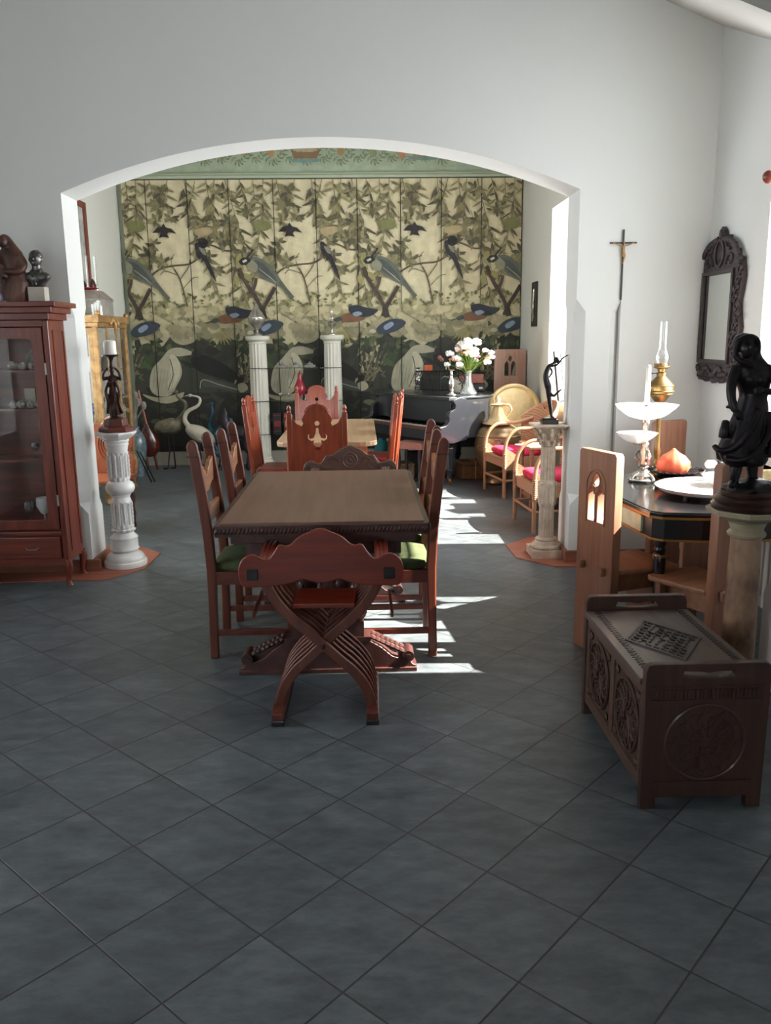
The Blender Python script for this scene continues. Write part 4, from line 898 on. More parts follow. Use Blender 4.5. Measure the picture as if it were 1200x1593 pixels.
# skirt swept to the left
b.loft([(.018,0,.165,.062,.055,0,.1,6,.4),(.008,0,.185,.082,.066,0,.1,7),(.002,0,.215,.085,.064,0,.09,7,.6),(.008,0,.26,.074,.058,0,.07,6,1),(.018,0,.31,.066,.052,0,.05,6,1.4),(.024,0,.355,.058,.046,0,.04,5),(.026,0,.395,.05,.04,0,.03,5),(.026,0,.42,.044,.036)],n=36)
b.tube(cr([(.03,-.045,.37),(-.01,-.06,.29),(-.05,-.05,.235),(-.088,-.03,.225),(-.10,-.01,.24)],4),[.014,.02,.024,.022,.010],10)
b.tube(cr([(.07,-.03,.36),(.06,-.06,.28),(.02,-.07,.22),(-.03,-.06,.19),(-.07,-.04,.195)],4),[.012,.014,.016,.016,.01],8)
b.tube(cr([(.08,0,.34),(.09,-.03,.27),(.07,-.055,.20)],4),.012,8)
# torso leaning forward to the left
b.loft([(.026,0,.40,.045,.036),(.028,0,.43,.05,.036),(.02,-.004,.47,.06,.04),(.012,-.006,.505,.062,.036),(0,-.008,.53,.05,.03),(-.01,-.01,.548,.026,.022),(-.014,-.014,.56,.018,.018)],n=24)
b.ball((.0,-.035,.478),(.022,.018,.02),10); b.ball((.035,-.032,.478),(.022,.018,.02),10)
# arms
b.tube(cr([(-.04,-.01,.52),(-.062,-.03,.47),(-.068,-.045,.42),(-.058,-.06,.37)],4),[.021,.019,.017,.013],10)
b.tube([(-.07,-.05,.385),(-.085,-.045,.38)],[.010,.004],6)
for q in (-1,0,1,2): b.tube([(-.057+q*.006,-.062,.37),(-.05+q*.006,-.068,.35),(-.042+q*.006,-.064,.335)],[.006,.005,.004],6)
b.tube([(-.06,-.058,.37),(-.045,-.07,.36),(-.042,-.07,.345)],[.006,.005,.004],6)
b.tube(cr([(.06,0,.515),(.092,-.02,.48),(.10,-.05,.44),(.06,-.07,.435),(.02,-.075,.44)],4),[.022,.020,.018,.014,.010],10)
for q in range(4): b.tube([(.02,-.075,.432+q*.006),(.002,-.077,.43+q*.006),(-.006,-.072,.427+q*.006)],.005,6)
# head and scarf
b.ball((-.022,-.028,.588),(.024,.030,.034),16,Matrix.Rotation(-.3,3,'X')); b.ball((-.028,-.058,.586),(.005,.008,.008),8); b.ball((-.027,-.053,.572),(.009,.005,.003),8)
b.loft([(.018,0,.53,.05,.035),(.005,.004,.555,.042,.036),(-.006,.006,.585,.041,.037),(-.016,.004,.61,.038,.036),(-.02,-.002,.63,.028,.03),(-.022,-.006,.64,.01,.012)],n=20)
b.tube(cr([(-.058,-.03,.585),(-.052,-.032,.61),(-.02,-.036,.628),(.01,-.03,.615),(.02,-.022,.58),(.008,-.03,.548)],4),.011,8)
b.tube(cr([(-.056,-.03,.59),(-.058,-.03,.56),(-.03,-.038,.535),(0,-.036,.525)],4),[.010,.012,.012,.010],8)
b.tube(cr([(-.065,-.01,.33),(-.072,-.02,.30),(-.07,-.015,.27)],3),[.012,.026,.02],10)
figure_remesh('body','bronze_dark',t,b,.0038)
# ================================================================ ALCOVE TABLE AND WHAT STANDS ON IT
t=thing('side_table','black table with gilt edging and a pale green apron panel, below the carved mirror','table',(0,0,0))
TOP=[(1.285,3.62),(1.33,3.575),(1.50,3.54),(1.70,3.53),(2.02,3.56),(2.17,3.66),(2.19,4.60),(2.10,4.73),(1.62,4.74),(1.22,4.50),(1.185,4.43)]
def inset(P,d):
    cx=sum(p[0] for p in P)/len(P); cy=sum(p[1] for p in P)/len(P); return [(cx+(x-cx)*(1-d),cy+(y-cy)*(1-d)) for x,y in P]
b=MB(); b.prism(TOP,.732,.748); b.prism(inset(TOP,.03),.748,.752); b.obj('tabletop','black_lacquer',t,smooth=0,bevel=.004)
b=MB(); b.prism(inset(TOP,-.004),.722,.733); b.prism(inset(TOP,.045),.615,.625); b.obj('gilt_edging','gold_trim',t,smooth=0,bevel=.002)
b=MB(); b.prism(inset(TOP,.055),.62,.724); ap=b.obj('apron','black_wood',t,smooth=0)
A0=Vector((1.30,3.70,0)); A1=Vector((1.225,4.36,0)); dv=(A1-A0).normalized(); nv=Vector((-dv.y,dv.x,0))
b=MB(); q=[A0+dv*.03,A1-dv*.02]
b.prism([tuple((q[0]+nv*.012)[:2]),tuple((q[1]+nv*.012)[:2]),tuple((q[1]-nv*.02)[:2]),tuple((q[0]-nv*.02)[:2])],.633,.715); b.obj('painted_panel','green_panel',t,smooth=0,label='pale green apron panel')
b=MB()
for z0 in (.628,.712): b.prism([tuple((q[0]+nv*.016)[:2]),tuple((q[1]+nv*.016)[:2]),tuple((q[1]+nv*.005)[:2]),tuple((q[0]+nv*.005)[:2])],z0,z0+.007)
b.obj('panel_moulding','gold_trim',t,smooth=0)
for x,y in ((1.36,3.67),(2.08,3.72),(2.06,4.62),(1.33,4.44)):
    l=MB(); l.box((x-.03,y-.03,.62),(x+.03,y+.03,.745)); l.lathe([(.012,0),(.017,.02),(.02,.2),(.03,.50),(.032,.53),(.024,.545),(.03,.56),(.024,.575),(.031,.59),(.026,.62)],c=(x,y,0),n=32,fl=(10,.06)); lg=l.obj('leg','black_wood',t,smooth=40)
    g=MB(); g.lathe([(.031,.528),(.0335,.534),(.031,.54)],c=(x,y,0),n=24); g.obj('gilt_ring','gold_trim',lg)
TZ=.7525
# round tray on low feet, shallow bowl on it
t=thing('round_tray','large round silvery tray on low feet, on the side table in sunlight','tray',(1.70,3.98,TZ))
b=MB(); b.lathe([(.05,.02),(.20,.022),(.235,.026),(.25,.04),(.255,.046),(.25,.048),(.232,.036),(.19,.030),(.001,.029)],n=56); b.obj('plate','tray_silver',t,smooth=50)
for k in range(3):
    b=MB(); a=k*2.094+3.6; b.lathe([(.014,0),(.018,.01),(.012,.022)],c=(.15*math.cos(a),.15*math.sin(a),0),n=12); b.obj('foot','silver_dull',t)
b=MB(); b.lathe([(.03,0),(.05,.004),(.085,.03),(.10,.055),(.096,.056),(.08,.034),(.001,.012)],n=40); tag(b.obj('porcelain_bowl','marble_white',smooth=60),'white porcelain bowl standing on the round silvery tray','bowl',loc=(1.80,4.06,TZ+.031))
t=thing('openwork_dish','dark openwork dish under the orange pumpkin on the side table','dish',(1.70,4.42,TZ))
b=MB(); b.lathe([(.06,0),(.065,.008),(.05,.012),(.10,.03),(.125,.05),(.12,.052),(.09,.036),(.001,.02)],n=44); b.obj('bowl','bronze_dark',t,smooth=50)
b=MB()
for k in range(26):
    a=k*2*PI/26; b.tube([(.12*math.cos(a),.12*math.sin(a),.049),(.145*math.cos(a),.145*math.sin(a),.053),(.15*math.cos(a+.12),.15*math.sin(a+.12),.058),(.12*math.cos(a+.22),.12*math.sin(a+.22),.05)],.0035,5)
b.obj('openwork_rim','bronze_dark',t)
b=MB(); b.lathe([(.02,.0),(.07,.01),(.088,.04),(.086,.075),(.06,.105),(.03,.122),(.012,.138),(.004,.146)],n=60,fl=(11,.035)); tag(b.obj('pumpkin','pumpkin_orange',smooth=60),'orange pumpkin with a pointed top sitting in the dark openwork dish','pumpkin',loc=(1.68,4.41,TZ+.03))
# epergne
t=thing('epergne','tall silver two-tier centrepiece with scalloped crystal dishes on the side table','centrepiece',(1.515,4.40,TZ))
b=MB(); b.lathe([(.075,0),(.08,.012),(.07,.02),(.06,.024),(.065,.035),(.05,.045),(.03,.05),(.022,.065),(.03,.08)],n=32)
for k in range(4):
    a=k*PI/2+.4; b.tube(cr([(.07*math.cos(a),.07*math.sin(a),.0),(.082*math.cos(a),.082*math.sin(a),.015),(.06*math.cos(a),.06*math.sin(a),.035),(.035*math.cos(a),.035*math.sin(a),.045)],3),.009,8)
b.lathe([(.026,.08),(.034,.10),(.022,.13),(.03,.16),(.018,.19),(.024,.205),(.012,.22),(.010,.26),(.02,.30),(.022,.33),(.012,.36),(.02,.375),(.03,.38)],n=24,fl=(6,.12))
for k in range(3):
    a=k*2.1+.5; b.tube(cr([(.02*math.cos(a),.02*math.sin(a),.10),(.045*math.cos(a),.045*math.sin(a),.13),(.03*math.cos(a+.5),.03*math.sin(a+.5),.17)],3),.007,6)
b.obj('stem','silver',t,smooth=55)
for nm,r,z,c in (('lower_dish',.11,.212,(-.045,0)),('upper_dish',.165,.335,(0,0))):
    b=MB()
    pr=[(.25,.0),(.55,.012),(.72,.028),(.92,.052),(1.0,.066),(.985,.067),(.7,.034),(.25,.008)]
    b.lathe([(q*r,zz*(r/.14)) for q,zz in pr],c=(c[0],c[1],z),n=72,fl=(18,.03)); b.obj('dish','milky_glass',t,smooth=60)
b=MB(); b.tube(cr([(0,0,.19),(-.02,0,.20),(-.045,0,.205)],3),.006,8); b.lathe([(.012,.2),(.02,.205),(.02,.215)],c=(-.045,0,0),n=16); b.obj('branch','silver',t)
b=MB(); b.lathe([(.013,.38),(.02,.39),(.017,.40),(.014,.405),(.012,.425),(.02,.43)],n=16); b.obj('candle_cup','silver',t)
b=MB(); b.lathe([(.0135,0),(.0125,.25),(.006,.262)],n=16); cd=b.obj('taper_candle','wax',smooth=50); tag(cd,'tall white taper candle rising from the silver centrepiece','candle',loc=(1.515,4.40,TZ+.43-.07))
b=MB(); b.tube([(0,0,.258),(0,0,.272)],.0012,5); b.obj('wick','black_iron',cd)
# brass oil lamp
t=thing('oil_lamp','tall brass oil lamp with a clear glass chimney, behind the taper candle','lamp',(1.655,4.60,TZ))
b=MB(); b.lathe([(.07,0),(.075,.01),(.06,.025),(.03,.045),(.018,.06),(.014,.10),(.02,.13),(.014,.16),(.011,.26),(.014,.36),(.022,.385),(.015,.40)],n=32); b.obj('base','brass',t,smooth=50)
b=MB(); b.lathe([(.014,.395),(.035,.42),(.062,.455),(.070,.485),(.064,.51),(.04,.535),(.026,.55)],n=36)
for z,r in ((.455,.064),(.47,.070),(.50,.069)): b.lathe([(r,z-.004),(r+.004,z),(r,z+.004)],n=36)
b.obj('oil_font','brass',t,smooth=40)
b=MB(); b.lathe([(.024,.548),(.026,.57),(.018,.575),(.022,.59),(.042,.598),(.044,.602),(.034,.61),(.028,.622)],n=28)
for k in range(8):
    a=k*PI/4; b.tube([(.036*math.cos(a),.036*math.sin(a),.60),(.04*math.cos(a),.04*math.sin(a),.622)],.003,5)
b.obj('burner','brass',t,smooth=45)
b=MB(); b.tube([(-.02,0,.568),(-.055,-.01,.568)],.0025,6); b.lathe([(.001,-.003),(.011,-.003),(.011,.003),(.001,.003)],c=(-.058,-.01,.568),n=10); b.obj('wick_knob','bronze_dark',t)
b=MB(); b.lathe([(.028,.612),(.03,.625),(.038,.645),(.038,.66),(.028,.685),(.0225,.70),(.021,.74),(.021,.845)],n=32); ch_=b.obj('chimney','clear_glass',t,smooth=60)
# small bulb lamp by the window and straw basket
t=thing('bulb_holder','bare white bulb in a black socket lying across the straw basket','lamp',(1.86,4.20,TZ+.118))
b=MB(); b.M=Matrix.Rotation(-PI/2,4,'Y'); b.lathe([(.015,-.0),(.017,.01),(.017,.028),(.013,.034)],n=16); b.obj('socket','black_iron',t)
b=MB(); b.M=Matrix.Rotation(-PI/2,4,'Y'); b.lathe([(.011,.034),(.02,.045),(.022,.07),(.02,.085),(.008,.094)],n=18); b.obj('bulb','wax',t)
b=MB(); b.box((0,-.09,0),(.26,.09,.10)); b.box((-.006,-.096,.085),(.266,.096,.10)); tag(b.obj('straw_basket','straw',smooth=0,bevel=.01),'low rectangular pale straw basket on the side table, by the statue','basket',loc=(1.86,4.20,TZ))

def tracery(cx,z0,w,h):
    # gothic window: two lancets and a round eye, cut through
    H=[]
    for s in (-1,1):
        x0,x1=cx+s*.012,cx+s*(w/2)
        if s<0: x0,x1=x1,x0
        m=(x0+x1)/2; H.append([(x0,z0),(x1,z0),(x1,z0+h*.55),(m+(x1-m)*.75,z0+h*.64),(m,z0+h*.72),(m-(m-x0)*.75,z0+h*.64),(x0,z0+h*.55)])
    H.append([(cx+.022*math.cos(a*PI/6),z0+h*.84+.03*math.sin(a*PI/6)) for a in range(12)])
    return H
def plank_chair(label,m1='pine_z',m2='pine_x',w=.29,top=1.0,seatd=.36,hole=True):
    # plank back at y=0, seat towards +Y
    t=thing('plank_chair',label,'chair',(0,0,0),0)
    hz,hh=.66,.24
    p=holed('back_plank',[(-w/2,0),(-.05,0),(-.03,.06),(.03,.06),(.05,0),(w/2,0)]+[(w/2,top-.015),(w/2-.012,top),(-w/2+.012,top),(-w/2,top-.015)],tracery(0,hz,.13,hh) if hole else [],.045,m1,t,.004)
    if hole:
        b=MB()
        for sy in (-1,1):
            y=sy*.0235
            ol=[(-.075,hz-.01),(-.075,hz+hh*.72)]+[(.075*math.cos(a*PI/10),hz+hh*.72+(.078*math.sin(a*PI/10))) for a in range(10,-1,-1)]+[(.075,hz-.01)]
            b.tube([(x,y,z) for x,z in ol],.005,5); b.tube([(0,y,hz),(0,y,hz+hh*.6)],.005,5)
            for s in (-1,1): b.tube([(s*.01,y,hz+hh*.55),(s*.02,y,hz+hh*.68),(s*.04,y,hz+hh*.76),(s*.066,y,hz+hh*.62)],.004,5)
            b.tube([(.032*math.cos(a*PI/6),y,hz+hh*.84+.036*math.sin(a*PI/6)) for a in range(13)],.004,5)
        b.obj('tracery',m1,p,smooth=50)
    b=MB(); b.prism([(-w/2+.0,.024),(w/2-.0,.024),(w/2+.03,seatd-.03),(w/2+.01,seatd),(-w/2-.01,seatd),(-w/2-.03,seatd-.03)],.425,.45); b.obj('seat',m2,t,smooth=0,bevel=.008)
    b=MB(); b.plateY([(-w/2-.0,0),(-.06,0),(-.03,.05),(.03,.05),(.06,0),(w/2+.0,0),(w/2+.0,.424),(-w/2-.0,.424)],seatd-.07,seatd-.04); b.obj('front_plank',m1,t,smooth=0,bevel=.004)
    b=MB(); b.box((-w/2+.05,.03,.33),(-w/2+.08,seatd-.07,.424)); b.obj('seat_rail',m2,t,smooth=0); b=MB(); b.box((w/2-.08,.03,.33),(w/2-.05,seatd-.07,.424)); b.obj('seat_rail',m2,t,smooth=0)
    for s in (-1,1): b=MB(); b.box((s*.085-.018,-.05,.415),(s*.085+.018,-.0235,.455)); b.obj('tenon_peg',m1,t,smooth=0,bevel=.006)
    return t
pc=plank_chair('plank-back pine chair with cut gothic tracery, behind the far end of the carved chest'); pc.location=(1.12,3.84,0); pc.rotation_euler=(0,0,math.radians(-71))
p2=plank_chair('plank-back chair half hidden behind the alabaster column',hole=False,w=.26,seatd=.34); p2.location=(1.585,3.42,0); p2.rotation_euler=(0,0,math.radians(28))
dup(p2,(1.93,5.17,0),math.radians(205),'plank-back chair behind the brass oil lamp in the alcove corner')
# radiator under the window
t=thing('radiator','white panel radiator under the alcove window','radiator',(2.18,4.2,0))
for i in range(12): b=MB(); b.box((-.03,-.40+i*.07,.12),(.03,-.35+i*.07,.62)); b.obj('fin','radiator_white',t,smooth=0,bevel=.01)
for z in (.16,.58): b=MB(); b.tube([(0,-.42,z),(0,.46,z)],.018,8); b.obj('pipe','radiator_white',t)
for y in (-.3,.3): b=MB(); b.box((-.02,y,0),(.05,y+.02,.14)); b.obj('bracket','radiator_white',t,smooth=0)
# mirror on the right wall
t=thing('carved_mirror','dark ornately carved wall mirror with a crest, on the alcove wall','mirror',(2.2495,5.26,1.63))
MYT=Matrix.Rotation(-PI/2,4,'Z')@Matrix.Diagonal((1.1,1,1.02,1))   # boards are drawn in XZ and turned to face -X
IW,IH=.185,.255
ol=[(0,.53),(.03,.50),(.045,.46),(.09,.475),(.10,.44),(.15,.43),(.165,.39),(.21,.385),(.215,.34),(.27,.33),(.285,.28),(.30,.22),(.285,.15),(.265,.08),(.28,.0),(.30,-.06),(.285,-.13),(.29,-.20),(.315,-.25),(.30,-.31),(.27,-.345),(.22,-.35),(.19,-.385),(.14,-.37),(.10,-.395),(.05,-.375),(0,-.40)]
ol=ol+[(-x,z) for x,z in ol[::-1][1:-1]]
f=holed('frame',ol,[[(-IW,-IH),(IW,-IH),(IW,IH),(-IW,IH)]],.03,'frame_carved',t,.003,M=MYT@Matrix.Translation((0,-.017,0)))
b=MB(); b.M=MYT
for (x0,z0,x1,z1) in ((-IW-.022,-IH-.022,IW+.022,-IH),(-IW-.022,IH,IW+.022,IH+.022),(-IW-.022,-IH,-IW,IH),(IW,-IH,IW+.022,IH)): b.box((x0,-.048,z0),(x1,-.02,z1))
b.obj('inner_moulding','frame_carved',t,smooth=0,bevel=.004)
b=MB(); b.M=MYT; rr=random.Random(4)
for s in (-1,1):
    for i in range(13):
        z=-.32+i*.052; x=s*(.245+.02*math.sin(i*1.3)); k=rr.uniform(.8,1.2)
        b.tube([(x+.026*k*math.cos(a*.6)*(1-a*.07),-.036,z+.026*k*math.sin(a*.6*s)*(1-a*.07)) for a in range(12)],.008,6); b.ball((x+s*.03,-.035,z+.02),(.014,.012,.016),8)
    for i in range(9):
        x=s*(.02+i*.03); b.ball((x,-.035,-.325-.02*math.cos(i*1.4)),(.02,.014,.024),8,Matrix.Rotation(i,3,'Y')); b.ball((x,-.033,-.365+.01*math.cos(i)),(.012,.010,.014),8)
    for i in range(14):
        a=i/13*1.45; x=s*(.24*math.cos(a)+.02); z=.285+.17*math.sin(a); b.ball((x,-.036,z),(.024,.014,.016),8,Matrix.Rotation(a*2*s,3,'Y'))
    b.tube(cr([(s*.08,-.036,.31),(s*.12,-.036,.36),(s*.17,-.036,.35),(s*.15,-.036,.31),(s*.12,-.036,.32)],4),.009,6)
    b.tube(cr([(s*.03,-.036,.47),(s*.07,-.036,.44),(s*.10,-.036,.40),(s*.14,-.036,.39)],4),.009,6)
b.tube([(.055*math.cos(a*PI/10),-.038,.375+.075*math.sin(a*PI/10)) for a in range(21)],.009,6); b.ball((0,-.032,.375),(.03,.012,.05),12); b.ball((0,-.034,.485),(.016,.014,.035),8)
b.obj('carved_ornament','frame_carved',f,smooth=50)
b=MB(); b.M=MYT; b.box((-IW,-.026,-IH),(IW,-.02,IH)); b.obj('looking_glass','mirror_glass',t,smooth=0)
# crucifix on the arch wall
t=thing('crucifix','slender dark crucifix with a small gilt figure, on the white wall beside the arch','crucifix',(1.684,5.488,1.75))
b=MB(); b.box((-.0045,-.004,0),(.0045,.004,.435)); b.obj('upright','frame_black',t,smooth=0)
b=MB(); b.box((-.086,-.004,.350),(.086,.004,.358)); b.obj('crossbar','frame_black',t,smooth=0)
b=MB(); b.M=Matrix.Translation((0,-.012,0))
b.tube(cr([(-.003,0,.225),(.003,0,.25),(.006,-.006,.275),(-.001,0,.30),(0,0,.335)],3),[.005,.006,.008,.009,.010],8)
b.ball((-.002,-.006,.352),(.007,.008,.010),8)
for s in (-1,1): b.tube([(s*.008,0,.335),(s*.035,0,.342),(s*.068,.004,.355)],[.005,.004,.003],6)
b.loft([(0,0,.268,.013,.010),(0,0,.29,.011,.009)],n=8)
b.obj('gilt_figure','gilt',t,smooth=60,label='small gilt figure')
t=thing('curtain_rod','dark red-brown wooden curtain rod with a carved end, across the alcove window','curtain rod',(2.15,0,2.33))
b=MB(); b.tube([(0,3.462,0),(0,4.50,0)],.014,10); b.obj('rod','cherry_z',t)
b=MB(); b.M=Matrix.Translation((0,4.50,0))@Matrix.Rotation(-PI/2,4,'X'); b.lathe([(.014,0),(.026,.01),(.018,.02),(.032,.04),(.034,.055),(.022,.075),(.012,.085),(.004,.10)],n=20); b.obj('finial','cherry_z',t,smooth=60)
# ================================================================ FAR ROOM
# fluted columns and glass shelves between them
def column(x,label):
    t=thing('fluted_column',label,'column',(x,10.14,0),0)
    b=MB(); b.box((-.145,-.145,0),(.145,.145,.065)); b.lathe([(.135,.065),(.14,.08),(.132,.095),(.122,.10),(.126,.115),(.115,.125)],n=40); b.obj('base','fluted_white',t,smooth=35,bevel=.003)
    b=MB(); b.lathe([(.115,.12),(.113,.4),(.108,.9),(.102,1.48)],n=128,fl=(16,.09)); b.obj('shaft','fluted_white',t,smooth=40)
    for z in (.40,.80,1.19): b=MB(); b.lathe([(.11,z-.003),(.116,z-.003),(.116,z+.003),(.11,z+.003)],n=40); b.obj('joint_ring','black_iron',t)
    b=MB(); b.lathe([(.103,1.475),(.108,1.485),(.104,1.495),(.115,1.51),(.13,1.52)],n=40); b.lathe([(.135,1.52),(.145,1.535),(.145,1.56),(.135,1.57)],n=40); b.obj('capital','fluted_white',t,smooth=35)
    return t
column(-1.235,'white fluted column topped by the silver urn, at the painted screen'); column(-.345,'white fluted column to the side of the piano, topped by a small silver lamp')
t=thing('lidded_urn','fluted silver lidded urn on the white fluted column','urn',(-1.235,10.14,1.5705))
b=MB(); b.lathe([(.06,0),(.062,.012),(.045,.02),(.02,.035),(.014,.06),(.022,.075)],n=28); b.obj('foot','silver_dull',t,smooth=50)
b=MB(); b.lathe([(.022,.075),(.05,.10),(.085,.15),(.10,.19),(.10,.205)],n=84,fl=(14,.10)); b.lathe([(.104,.205),(.104,.215)],n=36); b.obj('bowl','silver_dull',t,smooth=40)
b=MB(); b.lathe([(.10,.215),(.085,.24),(.07,.27),(.045,.30),(.04,.31),(.03,.33)],n=72,fl=(12,.08)); b.lathe([(.025,.33),(.03,.345),(.012,.355),(.016,.37),(.004,.385)],n=20); b.obj('lid','silver_dull',t,smooth=40)
t=thing('small_silver_lamp','small silver and glass oil lamp on the fluted column nearer the piano','lamp',(-.345,10.14,1.5705))
b=MB(); b.lathe([(.05,0),(.05,.01),(.02,.025),(.012,.07),(.02,.09),(.045,.11),(.05,.14),(.03,.16),(.02,.17)],n=28); b.obj('base','silver_dull',t,smooth=50)
b=MB(); b.lathe([(.02,.17),(.03,.185),(.03,.2),(.018,.225),(.016,.28)],n=24); b.obj('chimney','crystal',t,smooth=50)
t=thing('glass_shelf_unit','glass shelves between the two white fluted columns','shelf',(0,0,0))
for z in (.40,.80,1.19): b=MB(); b.box((-1.13,10.03,z-.005),(-.45,10.25,z+.005)); b.obj('glass_shelf','shelf_glass',t,smooth=0)
t=thing('pear_ornament','red glazed pear-shaped ornament on little silver legs, on the middle glass shelf','ornament',(-.745,10.10,.806))
b=MB(); b.lathe([(.02,.05),(.06,.07),(.072,.12),(.065,.17),(.04,.22),(.027,.26),(.024,.30),(.018,.32),(.006,.33)],n=32); b.obj('body','red_glaze',t,smooth=60)
b=MB(); b.tube([(0,0,.325),(.006,0,.345),(.0,0,.36)],[.008,.006,.002],6); b.obj('stalk','black_iron',t)
for k in range(4):
    a=k*PI/2+.4; b=MB(); b.tube([(.045*math.cos(a),.045*math.sin(a),.085),(.07*math.cos(a),.07*math.sin(a),.05),(.062*math.cos(a),.062*math.sin(a),0)],.006,6); b.obj('leg','silver_dull',t)
bk=[('book_black',-1.03,.10,.26,'thick black book with red writing on the lowest glass shelf, end of the row'),('book_red',-.93,.035,.25,'narrow dark red book standing on the lowest glass shelf'),('book_black',-.865,.08,.25,'black book with a framed spine in the middle of the lowest glass shelf'),('book_cream',-.785,.04,.26,'cream book on the lowest glass shelf'),('book_black',-.725,.05,.23,'black book at the piano end of the lowest glass shelf')]
for m,x,w_,h_,lab in bk:
    b=MB(); b.box((-w_/2,-.07,0),(w_/2,.07,h_)); o=b.obj('book',m,smooth=0,bevel=.004); tag(o,lab,'book','books on the lowest glass shelf',loc=(x,10.12,.407))
    q=MB(); q.box((-w_/2+.008,-.0715,.03),(w_/2-.008,-.069,.04)); q.box((-w_/2+.008,-.0715,h_-.04),(w_/2-.008,-.069,h_-.03)); q.box((-w_/2+.012,-.0715,.09),(w_/2-.012,-.069,.16)); q.obj('spine_lettering','ink_gold' if m!='book_black' or w_<.09 else 'book_red',o,smooth=0)
for i,(x,w_,h_,lab) in enumerate([(-.95,.13,.045,'low pale dish on the top glass shelf, beside the urn column'),(-.79,.10,.05,'small pale box in the middle of the top glass shelf'),(-.62,.13,.05,'small pale inkstand on the top glass shelf, piano end')]):
    b=MB(); b.box((-w_/2,-.05,0),(w_/2,.05,h_*.5)); b.lathe([(.035,h_*.5),(.04,h_*.8),(.012,h_),(.01,h_+.015)],n=16); tag(b.obj('shelf_ornament','casket_stone',smooth=40,bevel=.003),lab,'ornament',loc=(x,10.13,1.197))
for i,(x,lab) in enumerate([(-.98,'small crystal glass on the middle glass shelf, near the urn column'),(-.88,'small crystal glass on the middle glass shelf, between its neighbour and the red pear')]):
    goblet(x,10.12,.807,.09,.025,lab)

# second dining set
t=thing('pale_dining_table','pale wooden dining table with turned legs, in the far room','table',(-.28,7.25,0))
b=MB(); b.prism(rrect(-.39,-.92,.39,.92,.13,5),.715,.755); b.obj('tabletop','pale_top',t,smooth=0,bevel=.008)
b=MB(); b.box((-.30,-.80,.62),(.30,.80,.715)); b.obj('apron','chair_red',t,smooth=0)
for sx in (-1,1):
    for sy in (-1,1):
        b=MB(); x,y=sx*.27,sy*.76; b.box((x-.045,y-.045,.52),(x+.045,y+.045,.714)); b.lathe([(.03,0),(.04,.03),(.028,.05),(.035,.10),(.045,.2),(.03,.3),(.04,.36),(.05,.42),(.03,.45),(.045,.48),(.04,.52)],c=(x,y,0),n=24); b.obj('leg','pale_leg',t,smooth=45)
def red_chair(label):
    t=thing('pierced_back_chair',label,'chair',(0,0,0),0,'red-brown pierced-back chairs round the pale table')
    w=.20
    out=[(-w+.02,.46),(w-.02,.46),(w-.02,.98),(w-.05,.93),(w-.10,.905),(.115,.90),(.10,.93),(.11,.955),(.10,.985),(.085,1.0),(.09,1.02),(.075,1.045),(.05,1.06),(.02,1.07)]
    out=out[:2]+out[2:]+[(-x,z) for x,z in out[2:][::-1]]
    h1=circ(0,.93,.018,12)
    h2=[(-.012,.90),(.012,.90),(.016,.86),(.03,.825),(.055,.82),(.06,.84),(.048,.845),(.06,.855),(.075,.84),(.07,.81),(.045,.795),(.03,.80),(.035,.775),(.02,.76),(.025,.74),(.012,.725),(-.012,.725),(-.025,.74),(-.02,.76),(-.035,.775),(-.03,.80),(-.045,.795),(-.07,.81),(-.075,.84),(-.06,.855),(-.048,.845),(-.06,.84),(-.055,.82),(-.03,.825),(-.016,.86)]
    M=Matrix.Translation((0,.0,0))@Matrix.Shear('XY',4,(0,0)); sh=Matrix(((1,0,0,0),(0,1,-.10,.045),(0,0,1,0),(0,0,0,1)))
    bp=holed('back_panel',out,[h1,h2],.022,'chair_red',t,.003,M=sh)
    b=MB(); b.M=sh
    for s in (-1,1): b.tube(cr([(s*.02,-.012,1.05),(s*.05,-.012,1.045),(s*.075,-.012,1.02),(s*.065,-.012,1.0),(s*.045,-.012,1.01),(s*.05,-.012,1.03)],3),.006,6)
    b.obj('shell_carving','chair_red',bp)
    for s in (-1,1):
        b=MB(); b.M=sh; b.box((s*w-.02,-.018,.0),(s*w+.02,.018,1.0)); b.lathe([(.012,1.0),(.018,1.01),(.010,1.02),(.017,1.035),(.013,1.05),(.004,1.065)],c=(s*w,0,0),n=14); b.obj('rear_post','chair_red',t,smooth=40,bevel=.004)
        b=MB(); b.box((s*w-.022,.37,0),(s*w+.022,.41,.43),taper=.2); b.obj('leg','chair_red',t,smooth=0,bevel=.004)
    b=MB(); b.box((-w-.01,.02,.38),(w+.01,.42,.44)); b.obj('seat_frame','chair_red',t,smooth=0,bevel=.005)
    b=MB(); b.loft([(0,.22,.438,.20,.19),(0,.22,.465,.205,.195),(0,.22,.485,.17,.16)],n=4); b.M=Matrix(); 
    b=MB(); b.box((-w,.03,.438),(w,.41,.475)); b.obj('seat_cushion','red_leather',t,smooth=40,bevel=.015)
    return t
rc=red_chair('red-brown pierced-back chair at the near end of the pale table'); rc.location=(-.33,6.08,0)
dup(rc,(-.46,8.42,0),PI,'red-brown pierced-back chair at the far end of the pale table')
dup(rc,(-.90,7.05,0),-PI/2-.06,'red-brown pierced-back chair at the side of the pale table nearer the white figurine pedestal')
dup(rc,(.22,6.95,0),PI/2,'red-brown pierced-back chair at the piano side of the pale table, first from the arch')
dup(rc,(.30,7.62,0),PI/2-.1,'red-brown pierced-back chair at the piano side of the pale table, farther from the arch')

